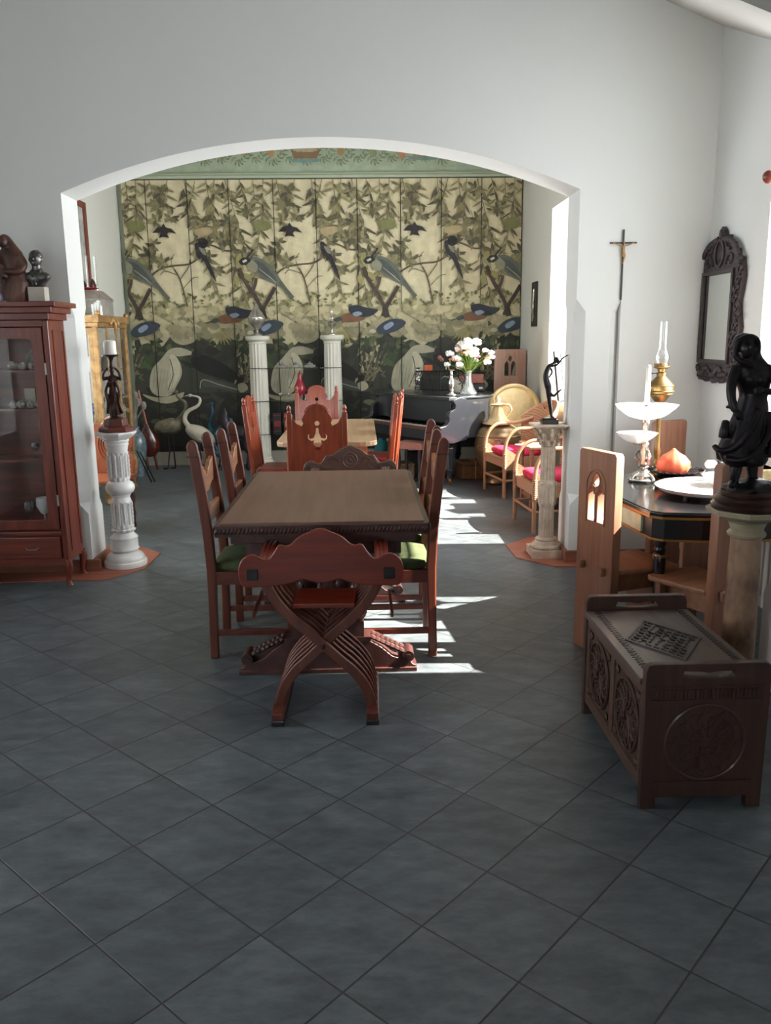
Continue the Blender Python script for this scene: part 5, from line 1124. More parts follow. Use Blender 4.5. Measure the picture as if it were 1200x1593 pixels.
# grand piano
t=thing('grand_piano','black grand piano with turned legs, keyboard towards the pale dining table','piano',(.53,9.01,0),math.radians(-56.7))
W2=.70
RIM=[(-W2,0),(W2-.02,0),(W2-.02,.36),(.64,.52),(.54,.68),(.38,.84),(.2,.93),(.0,1.02),(-.2,1.12),(-.42,1.19),(-.60,1.20),(-W2,1.12)]
RIMs=RIM[:2]+[(v.x,v.y) for v in cr([(x,y,0) for x,y in RIM[2:]],4)]
b=MB(); b.prism([(x,y) if y>.001 else (x,.16) for x,y in RIMs],.50,.90); b.obj('case','piano_black',t,smooth=30,bevel=.006)
b=MB(); b.prism([(x*1.015,y*1.01+(.10 if y<.001 else 0)) for x,y in RIMs],.905,.93); ld=b.obj('lid','piano_black',t,smooth=30,bevel=.006)
b=MB(); b.prism([(-W2,-.005),(W2-.02,-.005),(W2-.02,.08),(-W2,.08)],.905,.927); 
for s in (-1,1):
    b=MB(); x=s*(W2-.012)
    pf=[(-.20,.49),(-.215,.52),(-.215,.60),(-.19,.635),(-.13,.645),(-.08,.66),(-.055,.70),(-.06,.745),(-.04,.79),(.01,.81),(.03,.84),(.01,.875),(.0,.905),(.18,.905),(.18,.49)]
    b.plateX([(v.x,v.y) for v in cr([(y,z,0) for y,z in pf],2,True)],x-.03,x+.03); b.obj('cheek','piano_black',t,smooth=30,bevel=.006)
b=MB(); b.box((-W2+.04,.02,.66),(W2-.05,.05,.90)); b.obj('fallboard','piano_black',t,smooth=0,bevel=.004)
b=MB(); b.box((-W2+.02,-.03,.895),(W2-.02,.18,.93)); b.obj('front_lid_flap','piano_black',t,smooth=0,bevel=.006)
b=MB(); b.box((-W2+.03,-.19,.50),(W2-.04,.16,.605)); b.obj('keybed','piano_black',t,smooth=0,bevel=.005)
b=MB(); b.box((-W2+.03,-.198,.60),(W2-.04,-.17,.632)); b.obj('key_slip','keyslip',t,smooth=0,bevel=.003)
for i in range(52):
    b=MB() if i==0 else b
    x=-W2+.06+i*(2*W2-.13)/52; b.box((x,-.165,.61),(x+(2*W2-.13)/52-.0015,.02,.632))
b.obj('white_keys','ivory',t,smooth=0)['kind']='stuff'
b=MB()
for i in range(51):
    if i%7 in (2,6): continue
    x=-W2+.06+(i+1)*(2*W2-.13)/52; b.box((x-.005,-.10,.632),(x+.005,.02,.644))
b.obj('black_keys','black_lacquer',t,smooth=0)['kind']='stuff'
for x,y in ((W2-.17,.10),(-W2+.17,.10),(-.42,1.0)):
    b=MB(); b.box((x-.10,y-.06,.485),(x+.10,y+.06,.50)); b.lathe([(.03,.07),(.028,.10),(.045,.14),(.05,.16),(.04,.17),(.055,.28),(.065,.38),(.06,.40),(.045,.41),(.06,.43),(.035,.445),(.045,.465),(.075,.485)],c=(x,y,0),n=8); lg=b.obj('leg','piano_black',t,smooth=25)
    c=MB(); c.tube([(x,y,.09),(x+.01,y,.06),(x+.015,y,.04)],.016,8); c.M=Matrix.Translation((x+.015,y,.022))@Matrix.Rotation(PI/2,4,'X'); c.lathe([(.022,-.01),(.022,.01)],n=16); c.obj('castor','brass',lg,smooth=40)
b=MB(); b.box((-.10,.30,.10),(-.06,.34,.5)); b.box((.06,.30,.10),(.10,.34,.5)); b.box((-.13,.22,.06),(.13,.36,.11)); pl_=b.obj('pedal_lyre','piano_black',t,smooth=0,bevel=.005)
for s in (-1,1): b=MB(); b.box((s*.05-.012,.14,.07),(s*.05+.012,.23,.08)); b.obj('pedal','brass',pl_,smooth=0)
# lattice music stand
def onp(x,y,z):  # point on the piano in the room
    a=math.radians(-56.7); return (.53+x*math.cos(a)-y*math.sin(a),9.01+x*math.sin(a)+y*math.cos(a),z)
LID=.9305
t=thing('music_stand','black openwork metal music stand on top of the piano','music stand',onp(.05,.36,LID),math.radians(-14))
b=MB(); w_=.27
b.tube([(-w_,0,.03),(w_,0,.03)],.006,6); b.tube([(-w_,0,.235),(w_,0,.235)],.008,6)
for s in (-1,0,1): b.tube([(s*w_,0,.0),(s*w_,0,.235)],.007,6)
b.obj('frame','black_iron',t)
b=MB()
for s in (-1,1):
    for i in range(7):
        x=s*(.02+.034*i+.01)
        for z in (.06,.10,.14): b.tube([(x+.014*math.cos(a),0,z+.018*math.sin(a)) for a in [k*PI/4 for k in range(9)]],.0035,5)
    for i in range(5): b.tube([(s*(.03+i*.05)+.022*math.cos(a),0,.235-.05*math.sin(a)) for a in [k*PI/5 for k in range(6)]],.005,5)
    for k in range(3): b.tube([(s*w_+s*.012*math.cos(a*.7)*1.4,0,.05+k*.07+.022*math.sin(a*.7)) for a in range(9)],.004,5)
b.obj('openwork','black_iron',t)
for s in (-1,1): b=MB(); b.tube([(s*.2,0,.2),(s*.2,.08,.0)],.005,6); b.obj('strut','black_iron',t)
def candlestick(loc,lab,h=.27):
    t=thing('candlestick',lab,'candlestick',loc,0,'candlesticks on the piano')
    b=MB(); b.lathe([(.05,0),(.055,.006),(.05,.014),(.025,.025),(.018,.04),(.026,.055),(.016,.07),(.030,.10),(.034,.13),(.026,.16),(.016,.19),(.014,.205),(.022,.212)],n=20); b.obj('stem','silver',t,smooth=50)
    b=MB(); b.lathe([(.022,.212),(.016,.22),(.014,.25),(.03,.258),(.032,.268)],n=20); b.obj('candle_socket','silver',t,smooth=50)
    return t
cdl=candlestick(onp(.46,.18,LID),'tall silver candlestick on the piano, between the music stand and the flower vase')
dup(cdl,onp(-.33,.34,LID),0,'tall silver candlestick on the piano, on the screen side of the music stand')
# vase and flowers
VL=onp(.46,.36,LID); VL=(1.13,8.86,LID)
b=MB(); b.lathe([(.055,0),(.085,.004),(.09,.02),(.06,.07),(.035,.13),(.028,.18),(.03,.22),(.036,.25),(.033,.25),(.025,.19),(.03,.13),(.05,.07),(.001,.02)],n=36); tag(b.obj('glass_vase','vase_glass',smooth=60),'flared clear glass vase with green stems on the piano, in sunlight','vase',loc=VL)
t=thing('flower_bouquet','large sunlit bouquet of white and pink flowers in the glass vase','flowers',(VL[0],VL[1],LID+.03))
b=MB(); rf=random.Random(12)
tips=[]
for i in range(58):
    a=rf.random()*6.28; e=rf.uniform(.0,1.3); R_=rf.uniform(.17,.31); h=.20
    p=(R_*math.sin(e)*math.cos(a),R_*math.sin(e)*math.sin(a)*.8,h+R_*math.cos(e)*1.15); tips.append(p)
    b.tube(cr([(rf.uniform(-.02,.02),rf.uniform(-.02,.02),.0),(0,0,.14),(p[0]*.4,p[1]*.4,h+(p[2]-h)*.5),p],3),.003,5)
b.obj('stems','leaf_green',t)
b=MB()
for i in range(70):
    a=rf.random()*6.28; e=rf.uniform(.3,1.5); R_=rf.uniform(.06,.21); c=Vector((R_*math.sin(e)*math.cos(a),R_*math.sin(e)*math.sin(a)*.8,.20+R_*math.cos(e)))
    d=Vector((math.cos(a)*math.sin(e),math.sin(a)*math.sin(e),math.cos(e)*.7+rf.uniform(-.3,.3))).normalized(); s_=d.cross(Vector((0,0,1))).normalized()*.012; L_=rf.uniform(.04,.08)
    b.add([tuple(c),tuple(c+d*L_*.5+s_),tuple(c+d*L_),tuple(c+d*L_*.5-s_)],[(0,1,2,3)])
b.obj('leaves','leaf_green',t)['kind']='stuff'
for i,p in enumerate(tips):
    b=MB(); m=['petal_white','petal_white','petal_white','petal_cream','petal_white','petal_pink','petal_orange'][i%7] if p[2]>.28 or i%2 else ['petal_cream','petal_orange','petal_pink'][i%3]
    r_=rf.uniform(.032,.048) if 'white' in m else rf.uniform(.015,.024)
    for k in range(7):
        a=k*2*PI/7; b.ball((p[0]+r_*.6*math.cos(a),p[1]+r_*.6*math.sin(a),p[2]+r_*.2*math.sin(3*a)),(r_*.55,r_*.55,r_*.5),6)
    b.ball((p[0],p[1],p[2]+r_*.3),r_*.5,6); b.obj('flower',m,t)
# second bouquet, its shade put into darker, muted colours
t=thing('shaded_bouquet','smaller bouquet in shade-muted colours standing behind the candlestick','flowers',(1.04,9.28,LID))
b=MB(); b.lathe([(.04,0),(.05,.05),(.03,.10),(.035,.13)],n=20); b.obj('pot','bronze_brown',t)
b=MB()
for i in range(60):
    a=rf.random()*6.28; e=rf.uniform(.0,1.3); R_=rf.uniform(.08,.24); c=Vector((R_*math.sin(e)*math.cos(a),R_*math.sin(e)*math.sin(a)*.6,.15+R_*math.cos(e)))
    d=Vector((math.cos(a)*math.sin(e),math.sin(a)*math.sin(e),.6)).normalized(); s_=d.cross(Vector((0,0,1))).normalized()*.014; L_=.07
    b.add([tuple(c),tuple(c+d*L_*.5+s_),tuple(c+d*L_),tuple(c+d*L_*.5-s_)],[(0,1,2,3)])
for i in range(10): a=i*.63; b.tube([(0,0,.1),(.1*math.cos(a),.06*math.sin(a),.28)],.003,5)
b.obj('foliage','shaded_leaf',t)['kind']='stuff'
for i in range(9):
    a=rf.random()*6.28; R_=rf.uniform(.05,.2); b=MB(); b.ball((-.06+R_*math.cos(a),R_*.4*math.sin(a),.26+rf.uniform(0,.14)),.026,8); b.obj('flower',['muted_pink','petal_cream','muted_pink'][i%3],t)
# things on the piano behind the vase
t=thing('instrument_case','black flat case stacked at the back of the piano','case',(1.24,9.42,LID),math.radians(-8))
b=MB(); b.box((-.17,-.10,0),(.15,.10,.09)); b.obj('body','black_wood',t,smooth=0,bevel=.01)
b=MB(); b.box((-.14,-.108,.03),(-.10,-.099,.05)); b.obj('latch','silver_dull',t,smooth=0); b=MB(); b.box((.08,-.108,.03),(.12,-.099,.05)); b.obj('latch','silver_dull',t,smooth=0)
p_=(1.23,9.42,LID+.0905)
b=MB(); b.box((-.15,-.09,0),(.13,.09,.10)); tag(b.obj('leather_album','frame_reddish',smooth=0,bevel=.006),'dark red leather album lying on the black flat case','album',loc=p_)
t=thing('clay_face','round grey clay face plaque leaning on the case behind the vase','plaque',(1.03,9.12,LID),math.radians(0))
b=MB(); b.M=Matrix.Rotation(PI/2-.15,4,'X'); b.lathe([(.07,-.008),(.085,0),(.08,.012),(.05,.024),(.001,.03)],c=(0,.085,0),n=32); b.obj('disc','mask_clay',t,smooth=60)
for s in (-1,1): b=MB(); b.ball((s*.03,-.034,.10),(.012,.008,.007),8); b.obj('eye','bronze_dark',t)
b=MB(); b.ball((0,-.036,.075),(.009,.012,.016),8); b.obj('nose','mask_clay',t)
t=thing('picture_stand','small orange picture on an easel behind the music stand','picture',(.74,9.30,LID),math.radians(-10))
b=MB(); b.box((-.045,-.006,.22),(.045,.0,.30)); b.obj('picture','card_orange',t,smooth=0)
b=MB(); b.box((-.055,0,.205),(.055,.008,.315)); b.tube([(-.05,.01,0),(0,.006,.3)],.005,6); b.tube([(.05,.01,0),(0,.006,.3)],.005,6); b.tube([(0,.08,0),(0,.01,.29)],.005,6); b.obj('easel','frame_black',t)
# under the piano
t=thing('piano_stool','upholstered piano stool with dark turned legs beneath the keyboard','stool',(.52,8.60,0),math.radians(-30))
b=MB(); b.box((-.16,-.13,.40),(.16,.13,.47)); b.obj('seat','muted_pink',t,smooth=0,bevel=.015)
for sx in (-1,1):
    for sy in (-1,1): b=MB(); b.lathe([(.018,0),(.014,.05),(.022,.12),(.014,.2),(.022,.3),(.016,.4)],c=(sx*.12,sy*.09,0),n=12); b.obj('leg','black_wood',t)
b=MB(); b.box((-.17,-.12,0),(.17,.12,.18)); b.box((-.175,-.125,.17),(.175,.125,.20)); tag(b.obj('wooden_crate','plain_wood_box',smooth=0,bevel=.006),'plain brown wooden crate on the floor under the piano','crate',loc=(.36,8.95,0),rz=.2)
b=MB(); b.loft([(0,0,0,.10,.08,0,.1,5),(0,0,.15,.11,.09,0,.12,6,1),(0,0,.30,.08,.07,0,.1,5,2),(.01,0,.40,.05,.05),(.0,0,.44,.02,.02)],n=24); tag(b.obj('cloth_bundle','teal_cloth',smooth=60),'teal cloth bundle standing under the piano keyboard','bundle',loc=(.20,9.20,0))
for i,(x,y,m,lab) in enumerate([(.62,9.25,'book_black','black box pushed under the middle of the piano'),(.85,9.15,'dark_red','dark red box under the piano, behind its front leg')]):
    b=MB(); b.box((-.13,-.1,0),(.13,.1,.28)); b.box((-.132,-.102,.22),(.132,.102,.235)); tag(b.obj('storage_box',m,smooth=0,bevel=.006),lab,'box',loc=(x,y,0),rz=.3)
t=thing('tied_hamper','brown woven hamper tied with string, on the floor beside the piano leg','hamper',(1.20,9.05,0),.2)
b=MB(); b.box((-.15,-.12,0),(.15,.12,.16)); b.obj('body','basket_brown',t,smooth=0,bevel=.02); b=MB(); b.box((-.155,-.125,.162),(.155,.125,.20)); b.obj('lid','basket_brown',t,smooth=0,bevel=.012)
b=MB(); b.tube([(0,-.13,0),(0,-.13,.2),(0,.13,.2)],.005,5); b.tube([(-.04,-.02,.215),(0,0,.203),(.04,.03,.215)],.006,5); b.obj('string','straw',t)
# brass pot, jug, tray, bench
t=thing('brass_pot','big round brass pot with star emblem and ring handles, behind the wicker armchairs','pot',(1.42,8.66,0))
b=MB(); b.lathe([(.10,0),(.12,.02),(.10,.06),(.13,.12),(.19,.20),(.235,.32),(.245,.42),(.23,.52),(.20,.585),(.15,.62),(.10,.635),(.09,.64),(.09,.63),(.001,.60)],n=48); b.lathe([(.232,.505),(.24,.515),(.232,.525)],n=48); b.obj('body','brass_pot',t,smooth=60)
b=MB(); 
for r0 in (0,1):
    pts=[(.045*math.sin(k*2.094+r0*PI),-.247,.45+.045*math.cos(k*2.094+r0*PI)) for k in range(4)]; b.tube(pts,.004,5)
b.tube([(-.07,-.24,.50),(.07,-.24,.50)],.006,6); b.obj('star_emblem','silver_dull',t)
b=MB(); b.tube([(-.20+.03*math.cos(a*.7),-.135-.02*math.cos(a*.7),.40+.03*math.sin(a*.7)) for a in range(10)],.006,6); b.obj('ring_handle','brass',t)
t=thing('lidded_jug','polished brass coffee jug with a curved handle and wide lid, standing on the brass pot','jug',(1.41,8.64,.6405))
b=MB(); b.lathe([(.10,0),(.16,.0),(.155,.012),(.10,.04),(.07,.09),(.05,.15),(.045,.18)],n=40); b.obj('body','brass_tray',t,smooth=60)
b=MB(); b.lathe([(.05,.18),(.085,.195),(.085,.202),(.03,.215),(.022,.23),(.03,.25),(.018,.27),(.004,.28)],n=32); b.obj('lid','brass_tray',t,smooth=60)
b=MB(); b.tube(cr([(.05,0,.18),(.11,0,.195),(.14,0,.14),(.10,0,.08),(.085,0,.05)],4),.010,8); b.obj('handle','brass_tray',t)
b=MB(); b.box((-.19,-.22,0),(.19,.22,.03)); b.box((-.18,-.21,.03),(.18,.21,.38)); b.box((-.19,-.22,.38),(.19,.22,.41)); tag(b.obj('low_cabinet','plain_wood_box',smooth=0,bevel=.006),'low brown cabinet in the far corner under the gothic plank chair','cabinet',loc=(1.755,9.75,0))
g=plank_chair('pale plank-back chair with gothic tracery raised on a low cabinet in the far corner','pine_light','pine_light',w=.37,top=.97,seatd=.36); g.location=(1.755,9.93,.4105); g.rotation_euler=(0,0,PI)
t=thing('brass_tray','large round hammered brass tray leaning against the gothic plank chair','tray',(1.66,9.02,.45))
b=MB(); b.M=Matrix.Rotation(PI/2-.18,4,'X'); b.lathe([(.28,-.006),(.292,.0),(.29,.012),(.28,.016),(.25,.010),(.242,.002),(.001,.0)],c=(0,.292,0),n=64); b.obj('disc','brass_tray',t,smooth=40)
b=MB(); b.box((-.18,-.10,0),(.18,.14,.445)); b.box((-.185,-.105,.40),(.185,.145,.449)); tag(b.obj('wooden_chest','plain_wood_box',smooth=0,bevel=.006),'plain brown wooden chest beneath the leaning brass tray','chest',loc=(1.70,9.02,0))

# wicker armchairs
def wicker_chair(label):
    # faces +Y, origin on the floor in the middle
    t=thing('wicker_armchair',label,'chair',(0,0,0),0,'wicker armchairs with magenta cushions')
    w,f,bk_=.27,.26,-.24
    for s in (-1,1):
        b=MB(); b.tube(cr([(s*w,f,0),(s*w,f,.25),(s*w,f,.45),(s*w,f-.03,.58),(s*w,f-.12,.66),(s*w,f-.24,.67),(s*(w-.01),-.10,.68),(s*(w-.03),bk_,.72)],5),.017,10); b.obj('arm_loop','rattan',t)
        b=MB(); b.tube([(s*(w-.03),bk_,0),(s*(w-.02),bk_,.35),(s*(w-.03),bk_-.02,.72)],.017,10); b.obj('leg','rattan',t)
        b=MB(); b.tube([(s*w,f,.17),(s*(w-.03),bk_,.17)],.011,8); b.obj('stretcher','rattan',t)
        b=MB(); b.tube(cr([(s*w,f,.22),(s*w,f-.03,.30),(s*w,f-.12,.33)],4),.008,6); b.obj('corner_brace','rattan',t)
        b=MB(); side=[(f+.012,.27),(f+.012,.45),(f-.03,.475),(f-.10,.43),(f-.18,.40),(bk_,.40),(bk_,.30),(0,.29)]
        b.plateX(side,s*w-.009,s*w+.009)
        sp_=b.obj('woven_side','wicker',t,smooth=0)
        b=MB()
        for k in range(12): b.tube([(s*w+.018*math.cos(a),f+.018*math.sin(a),.26+k*.015) for a in [q*PI/3 for q in range(7)]],.005,5)
        b.obj('wrapping','wicker',sp_)
    b=MB(); b.tube([(-w,f,.17),(w,f,.17)],.011,8); b.obj('stretcher','rattan',t)
    b=MB(); b.box((-w,bk_,.36),(w,f,.385)); b.box((-w,f-.02,.29),(w,f-.004,.365)); b.obj('seat','wicker',t,smooth=0,bevel=.01)
    # curved woven back with horizontal weave ridges
    b=MB(); vs=[];fs=[]; NA,NZ=40,34
    for side_ in (0,1):
        for j in range(NZ+1):
            for i in range(NA+1):
                u=i/NA*2-1; a=u*1.35; topz=.70+.20*math.cos(u*1.45); z=.36+(topz-.36)*j/NZ
                r_=.27+.004*math.sin(j*PI)+(.003 if (i+j)%2 else -.002)+side_*.018; flare=.05*(j/NZ)
                vs.append(((r_+flare)*math.sin(a),-.08-(r_+flare-.05)*math.cos(a),z))
    n1=(NA+1)*(NZ+1)
    for sd in (0,1):
        for j in range(NZ):
            for i in range(NA):
                q=sd*n1+j*(NA+1)+i; fs.append((q,q+1,q+NA+2,q+NA+1))
    for i in range(NA):
        fs.append((i,i+1,n1+i+1,n1+i)); q=NZ*(NA+1)+i; fs.append((q,q+1,n1+q+1,n1+q))
    for j in range(NZ):
        for e in (0,NA):
            q=j*(NA+1)+e; fs.append((q,q+NA+1,n1+q+NA+1,n1+q))
    b.add(vs,fs); wb_=b.obj('woven_back','wicker',t,smooth=0)
    b=MB(); b.tube([((.33)*math.sin(u*1.35),-.08-.28*math.cos(u*1.35),.70+.20*math.cos(u*1.45)) for u in [k/12-1 for k in range(25)]],.014,8); b.obj('rim','rattan',wb_)
    b=MB(); b.loft([(0,.0,.386,.22,.21),(0,0,.40,.245,.235),(0,0,.43,.25,.24),(0,0,.455,.22,.21),(0,0,.46,.1,.1)],n=32)
    for i,v in enumerate(b.v):
        x,y,z=v; L=math.hypot(x,y) or 1; m=max(abs(x),abs(y)) or 1; k=1+(L/m-1)*.75; b.v[i]=(x*k*.98,y*k*.98,z)
    b.obj('seat_cushion','magenta_cloth',t,smooth=60)
    return t
w1=wicker_chair('wicker armchair with magenta cushion nearer the piano'); w1.location=(1.55,8.14,0); w1.rotation_euler=(0,0,PI/2+.2)
dup(w1,(1.57,6.66,0),PI/2+.1,'wicker armchair with magenta cushion half hidden by the carved stone pedestal')
# little table between them with magazine and odds and ends
t=thing('wicker_side_table','small brown side table with a lower shelf between the wicker armchairs','table',(1.66,7.36,0))
b=MB(); b.box((-.22,-.24,.56),(.22,.24,.585)); b.obj('tabletop','pine_x',t,smooth=0,bevel=.005)
b=MB(); b.box((-.19,-.21,.10),(.19,.21,.12)); b.obj('lower_shelf','pine_x',t,smooth=0)
for sx in (-1,1):
    for sy in (-1,1): b=MB(); b.lathe([(.016,0),(.014,.2),(.024,.3),(.014,.4),(.02,.56)],c=(sx*.19,sy*.21,0),n=14); b.obj('leg','pine_z',t)
for k,(x,y,z,rz,lab) in enumerate([(1.52,7.28,.586,.5,'open magazine lying on the edge of the small side table'),]):
    t=thing('magazine',lab,'magazine',(x,y,z),rz)
    b=MB(); b.box((-.14,-.10,0),(0,.10,.006)); b.obj('left_page','paper',t,smooth=0); b=MB(); b.box((0,-.10,.001),(.14,.10,.008)); b.obj('right_page','paper',t,smooth=0)
    b=MB(); b.box((.02,-.07,.0082),(.12,.03,.009)); b.box((-.12,-.02,.0062),(-.02,.08,.007)); b.obj('picture_print','picture_paper',t,smooth=0)
t=thing('small_brass_lamp','small brass lamp with a round body on the side table behind the dancer','lamp',(1.70,7.52,.586))
b=MB(); b.lathe([(.045,0),(.05,.01),(.02,.03),(.012,.06),(.02,.08),(.014,.12),(.02,.14)],n=20); b.obj('stem','silver_dull',t,smooth=50)
b=MB(); b.lathe([(.02,.14),(.055,.155),(.065,.185),(.06,.215),(.03,.235),(.01,.24),(.004,.28)],n=28); b.obj('body','brass',t,smooth=50)
b=MB(); b.box((-.03,-.03,0),(.03,.03,.07)); b.box((-.032,-.032,.06),(.032,.032,.075)); tag(b.obj('lacquer_box','red_glaze',smooth=0,bevel=.005),'tiny dark red lacquer box beside the small brass lamp','box',loc=(1.64,7.40,.586))
b=MB(); b.lathe([(.03,0),(.05,.02),(.06,.05),(.055,.055),(.04,.03),(.001,.01)],n=20)
for i in range(12): a=i*.52; b.tube(cr([(.02*math.cos(a),.02*math.sin(a),.03),(.05*math.cos(a),.05*math.sin(a),.08),(.08*math.cos(a+.3),.08*math.sin(a+.3),.10)],3),[.012,.014,.01],6)
tag(b.obj('coral_ornament','coral',smooth=60),'branching orange coral ornament on the side table','ornament',loc=(1.80,7.24,.586))
# pictures on the far right wall and in the window
t=thing('relief_plaque','tall narrow dark relief plaque on the far room\'s white wall','plaque',(1.9595,9.53,1.635))
b=MB(); b.box((-.02,-.13,0),(0,.13,.485)); b.obj('board','frame_black',t,smooth=0,bevel=.004)
b=MB()
for k in range(3):
    z=.12+k*.10; b.ball((-.024,.03-k*.02,z+.07),(.012,.022,.026),8); b.tube(cr([(-.022,.03-k*.02,z+.05),(-.024,-.01,z),(-.022,.02,z-.06)],3),[.016,.022,.012],8)
b.obj('relief','silver_dull',t)
t=thing('sill_picture','framed picture leaning in the far window behind the dancer','picture',(2.03,8.45,.861),math.radians(62))
Mt=Matrix.Rotation(-.12,4,'X')
f=holed('frame',[(-.12,0),(.12,0),(.12,.52),(-.12,.52)],[[(-.09,.03),(.09,.03),(.09,.49),(-.09,.49)]],.02,'frame_black',t,.003,M=Mt)
b=MB(); b.M=Mt; b.box((-.09,-.003,.03),(.09,.004,.49)); b.obj('picture','picture_paper',t,smooth=0)

# ---------------- gilt vitrine and the things on and in it
t=thing('gilt_vitrine','gilded display vitrine on curved legs, behind the white pedestal','cabinet',(-2.62,8.27,0))
VX,VY=.215,.47; ZT=1.765
def GB(name,bx,m='gilt',par=t,bev=.004):
    b=MB()
    for a,c in bx: b.box(a,c)
    return b.obj(name,m,par,smooth=0,bevel=bev)
GB('crown_moulding',[((-VX-.02,-VY-.02,1.66),(VX+.02,VY+.02,1.70)),((-VX-.035,-VY-.035,1.70),(VX+.035,VY+.035,ZT))])
GB('base_frame',[((-VX-.01,-VY-.01,.34),(VX+.01,VY+.01,.42))])
for sx in (-1,1):
    for sy in (-1,1):
        b=MB(); b.box((sx*(VX-.02)-.022,sy*(VY-.02)-.022,.42),(sx*(VX-.02)+.022,sy*(VY-.02)+.022,1.66)); b.tube([(sx*(VX+.002),sy*(VY+.002),.42),(sx*(VX+.002),sy*(VY+.002),1.66)],.012,8)
        for k in range(5): b.ball((sx*(VX+.004),sy*(VY+.004),1.3+k*.07),(.012,.012,.02),8)
        b.obj('corner_post','gilt',t,smooth=40)
        b=MB(); x,y=sx*(VX-.02),sy*(VY-.02); b.tube(cr([(x,y,.36),(x+sx*.02,y+sy*.02,.27),(x,y,.14),(x-sx*.005,y-sy*.005,.06),(x+sx*.02,y+sy*.02,.012)],4),[.04,.036,.02,.016,.022],10); b.obj('leg','gilt',t,smooth=60)
for y in (-.155,.155): GB('side_mullion',[((VX-.012,y-.014,.42),(VX+.006,y+.014,1.66))])
for s in (-1,1):
    b=MB(); 
    b.plateX([(-VY,.34),(VY,.34),(VY,.28),(.25,.325),(.12,.29),(0,.25),(-.12,.29),(-.25,.325),(-VY,.28)],s*VX-.008,s*VX+.008); b.obj('carved_apron','gilt',t,smooth=0)
d=holed('door',[(-VX+.045,.43),(VX-.045,.43),(VX-.045,1.65),(-VX+.045,1.65)],[[(-VX+.08,.48),(VX-.08,.48),(VX-.08,1.60),(-VX+.08,1.60)]],.02,'gilt',t,.002,M=Matrix.Translation((0,-VY+.015,0)))
GB('door_pane',[((-VX+.075,-VY+.013,.475),(VX-.075,-VY+.017,1.605))],'clear_glass',d,0)
for a,c in ((-VY+.045,-.17),(-.14,.14),(.17,VY-.045)): GB('side_pane',[((VX-.006,a,.43),(VX-.002,c,1.65))],'clear_glass',t,0)
GB('mirror_back',[((-VX,-VY+.03,.42),(-VX+.01,VY-.03,1.66))],'silver_dull',t,0)
for z in (.85,1.25): GB('glass_shelf',[((-VX+.012,-VY+.04,z),(VX-.03,VY-.04,z+.006))],'crystal',t,0)
b=MB()
b.ball((VX+.035,0,1.72),(.02,.05,.035),10)
for s in (-1,1):
    for k in range(4): b.ball((VX+.03,s*(.04+k*.028),1.73-.012*k),(.018,.022,.024),8)
b.tube([(VX+.035,0,1.70),(VX+.04,0,1.64),(VX+.03,0,1.60)],[.024,.016,.006],8); 
b.obj('crest_ornament','gilt',t,smooth=60)
for s in (-1,1): b=MB(); b.ball((VX+.02,s*(VY),ZT+.012),(.03,.035,.03),8); b.obj('corner_finial','gilt',t,smooth=60)
vx,vy=-2.62,8.27
# contents
def vit(k,x,y,z,kind,lab):
    b=MB()
    if kind=='goblet': b.lathe([(.03,0),(.028,.004),(.006,.01),(.005,.06),(.02,.07),(.034,.10),(.034,.14),(.03,.14),(.03,.10),(.001,.075)],n=20); m='crystal'
    elif kind=='blue': b.lathe([(.022,0),(.028,.03),(.02,.06),(.01,.08),(.014,.095),(.004,.10)],n=18); m='blue_cobalt'
    elif kind=='jar': b.lathe([(.04,0),(.05,.04),(.045,.09),(.025,.11),(.03,.12),(.01,.14)],n=20); m='casket_stone'
    elif kind=='gold': b.lathe([(.03,0),(.012,.02),(.01,.06),(.03,.08),(.035,.12),(.01,.14),(.012,.16),(.003,.18)],n=18); m='brass'
    elif kind=='plate':
        b.M=Matrix.Rotation(PI/2-.2,4,'X'); b.lathe([(.06,-.003),(.07,.0),(.066,.006),(.001,.003)],c=(0,.07,0),n=28); m='marble_white'
    tag(b.obj({'goblet':'glass_goblet','blue':'blue_bottle','jar':'porcelain_jar','gold':'gilt_goblet','plate':'display_plate'}[kind],m,smooth=60),lab,{'goblet':'glass','blue':'bottle','jar':'jar','gold':'goblet','plate':'plate'}[kind],'treasures inside the gilt vitrine',loc=(x,y,z))
mat('blue_cobalt','1a2468',.15,coat=.6)
items=[(-.06,-.30,1.257,'goblet','crystal goblet on the vitrine\'s top shelf, first behind the door'),(.06,-.28,1.257,'plate','white plate propped on the vitrine\'s top shelf near the door'),(.10,-.05,1.257,'goblet','crystal goblet in the middle of the vitrine\'s top shelf'),(.06,.22,1.257,'jar','grey porcelain jar at the back of the vitrine\'s top shelf'),
(-.05,-.33,.857,'jar','grey porcelain jar on the vitrine\'s lower shelf, first behind the door'),(.07,-.30,.857,'blue','cobalt blue bottle on the vitrine\'s lower shelf'),(.08,-.05,.857,'goblet','crystal goblet in the middle of the vitrine\'s lower shelf'),(.11,.20,.857,'gold','gilt lidded goblet on the vitrine\'s lower shelf, toward the painted screen'),
(-.04,-.32,.421,'jar','grey porcelain jar on the vitrine floor, first behind the door'),(.08,-.26,.421,'gold','gilt lidded goblet on the vitrine floor'),(.06,.15,.421,'plate','white plate propped on the vitrine floor')]
for i,(dx,dy,z,k,lab) in enumerate(items): vit(i,vx+dx,vy+dy,z,k,lab)
t=thing('stone_casket','grey stone casket with a sloped lid and ring pulls on top of the gilt vitrine','casket',(-2.57,8.22,ZT+.0005))
b=MB(); b.box((-.15,-.22,0),(.15,.22,.15)); b.box((-.157,-.227,.135),(.157,.227,.155)); b.obj('box','casket_stone',t,smooth=0,bevel=.004)
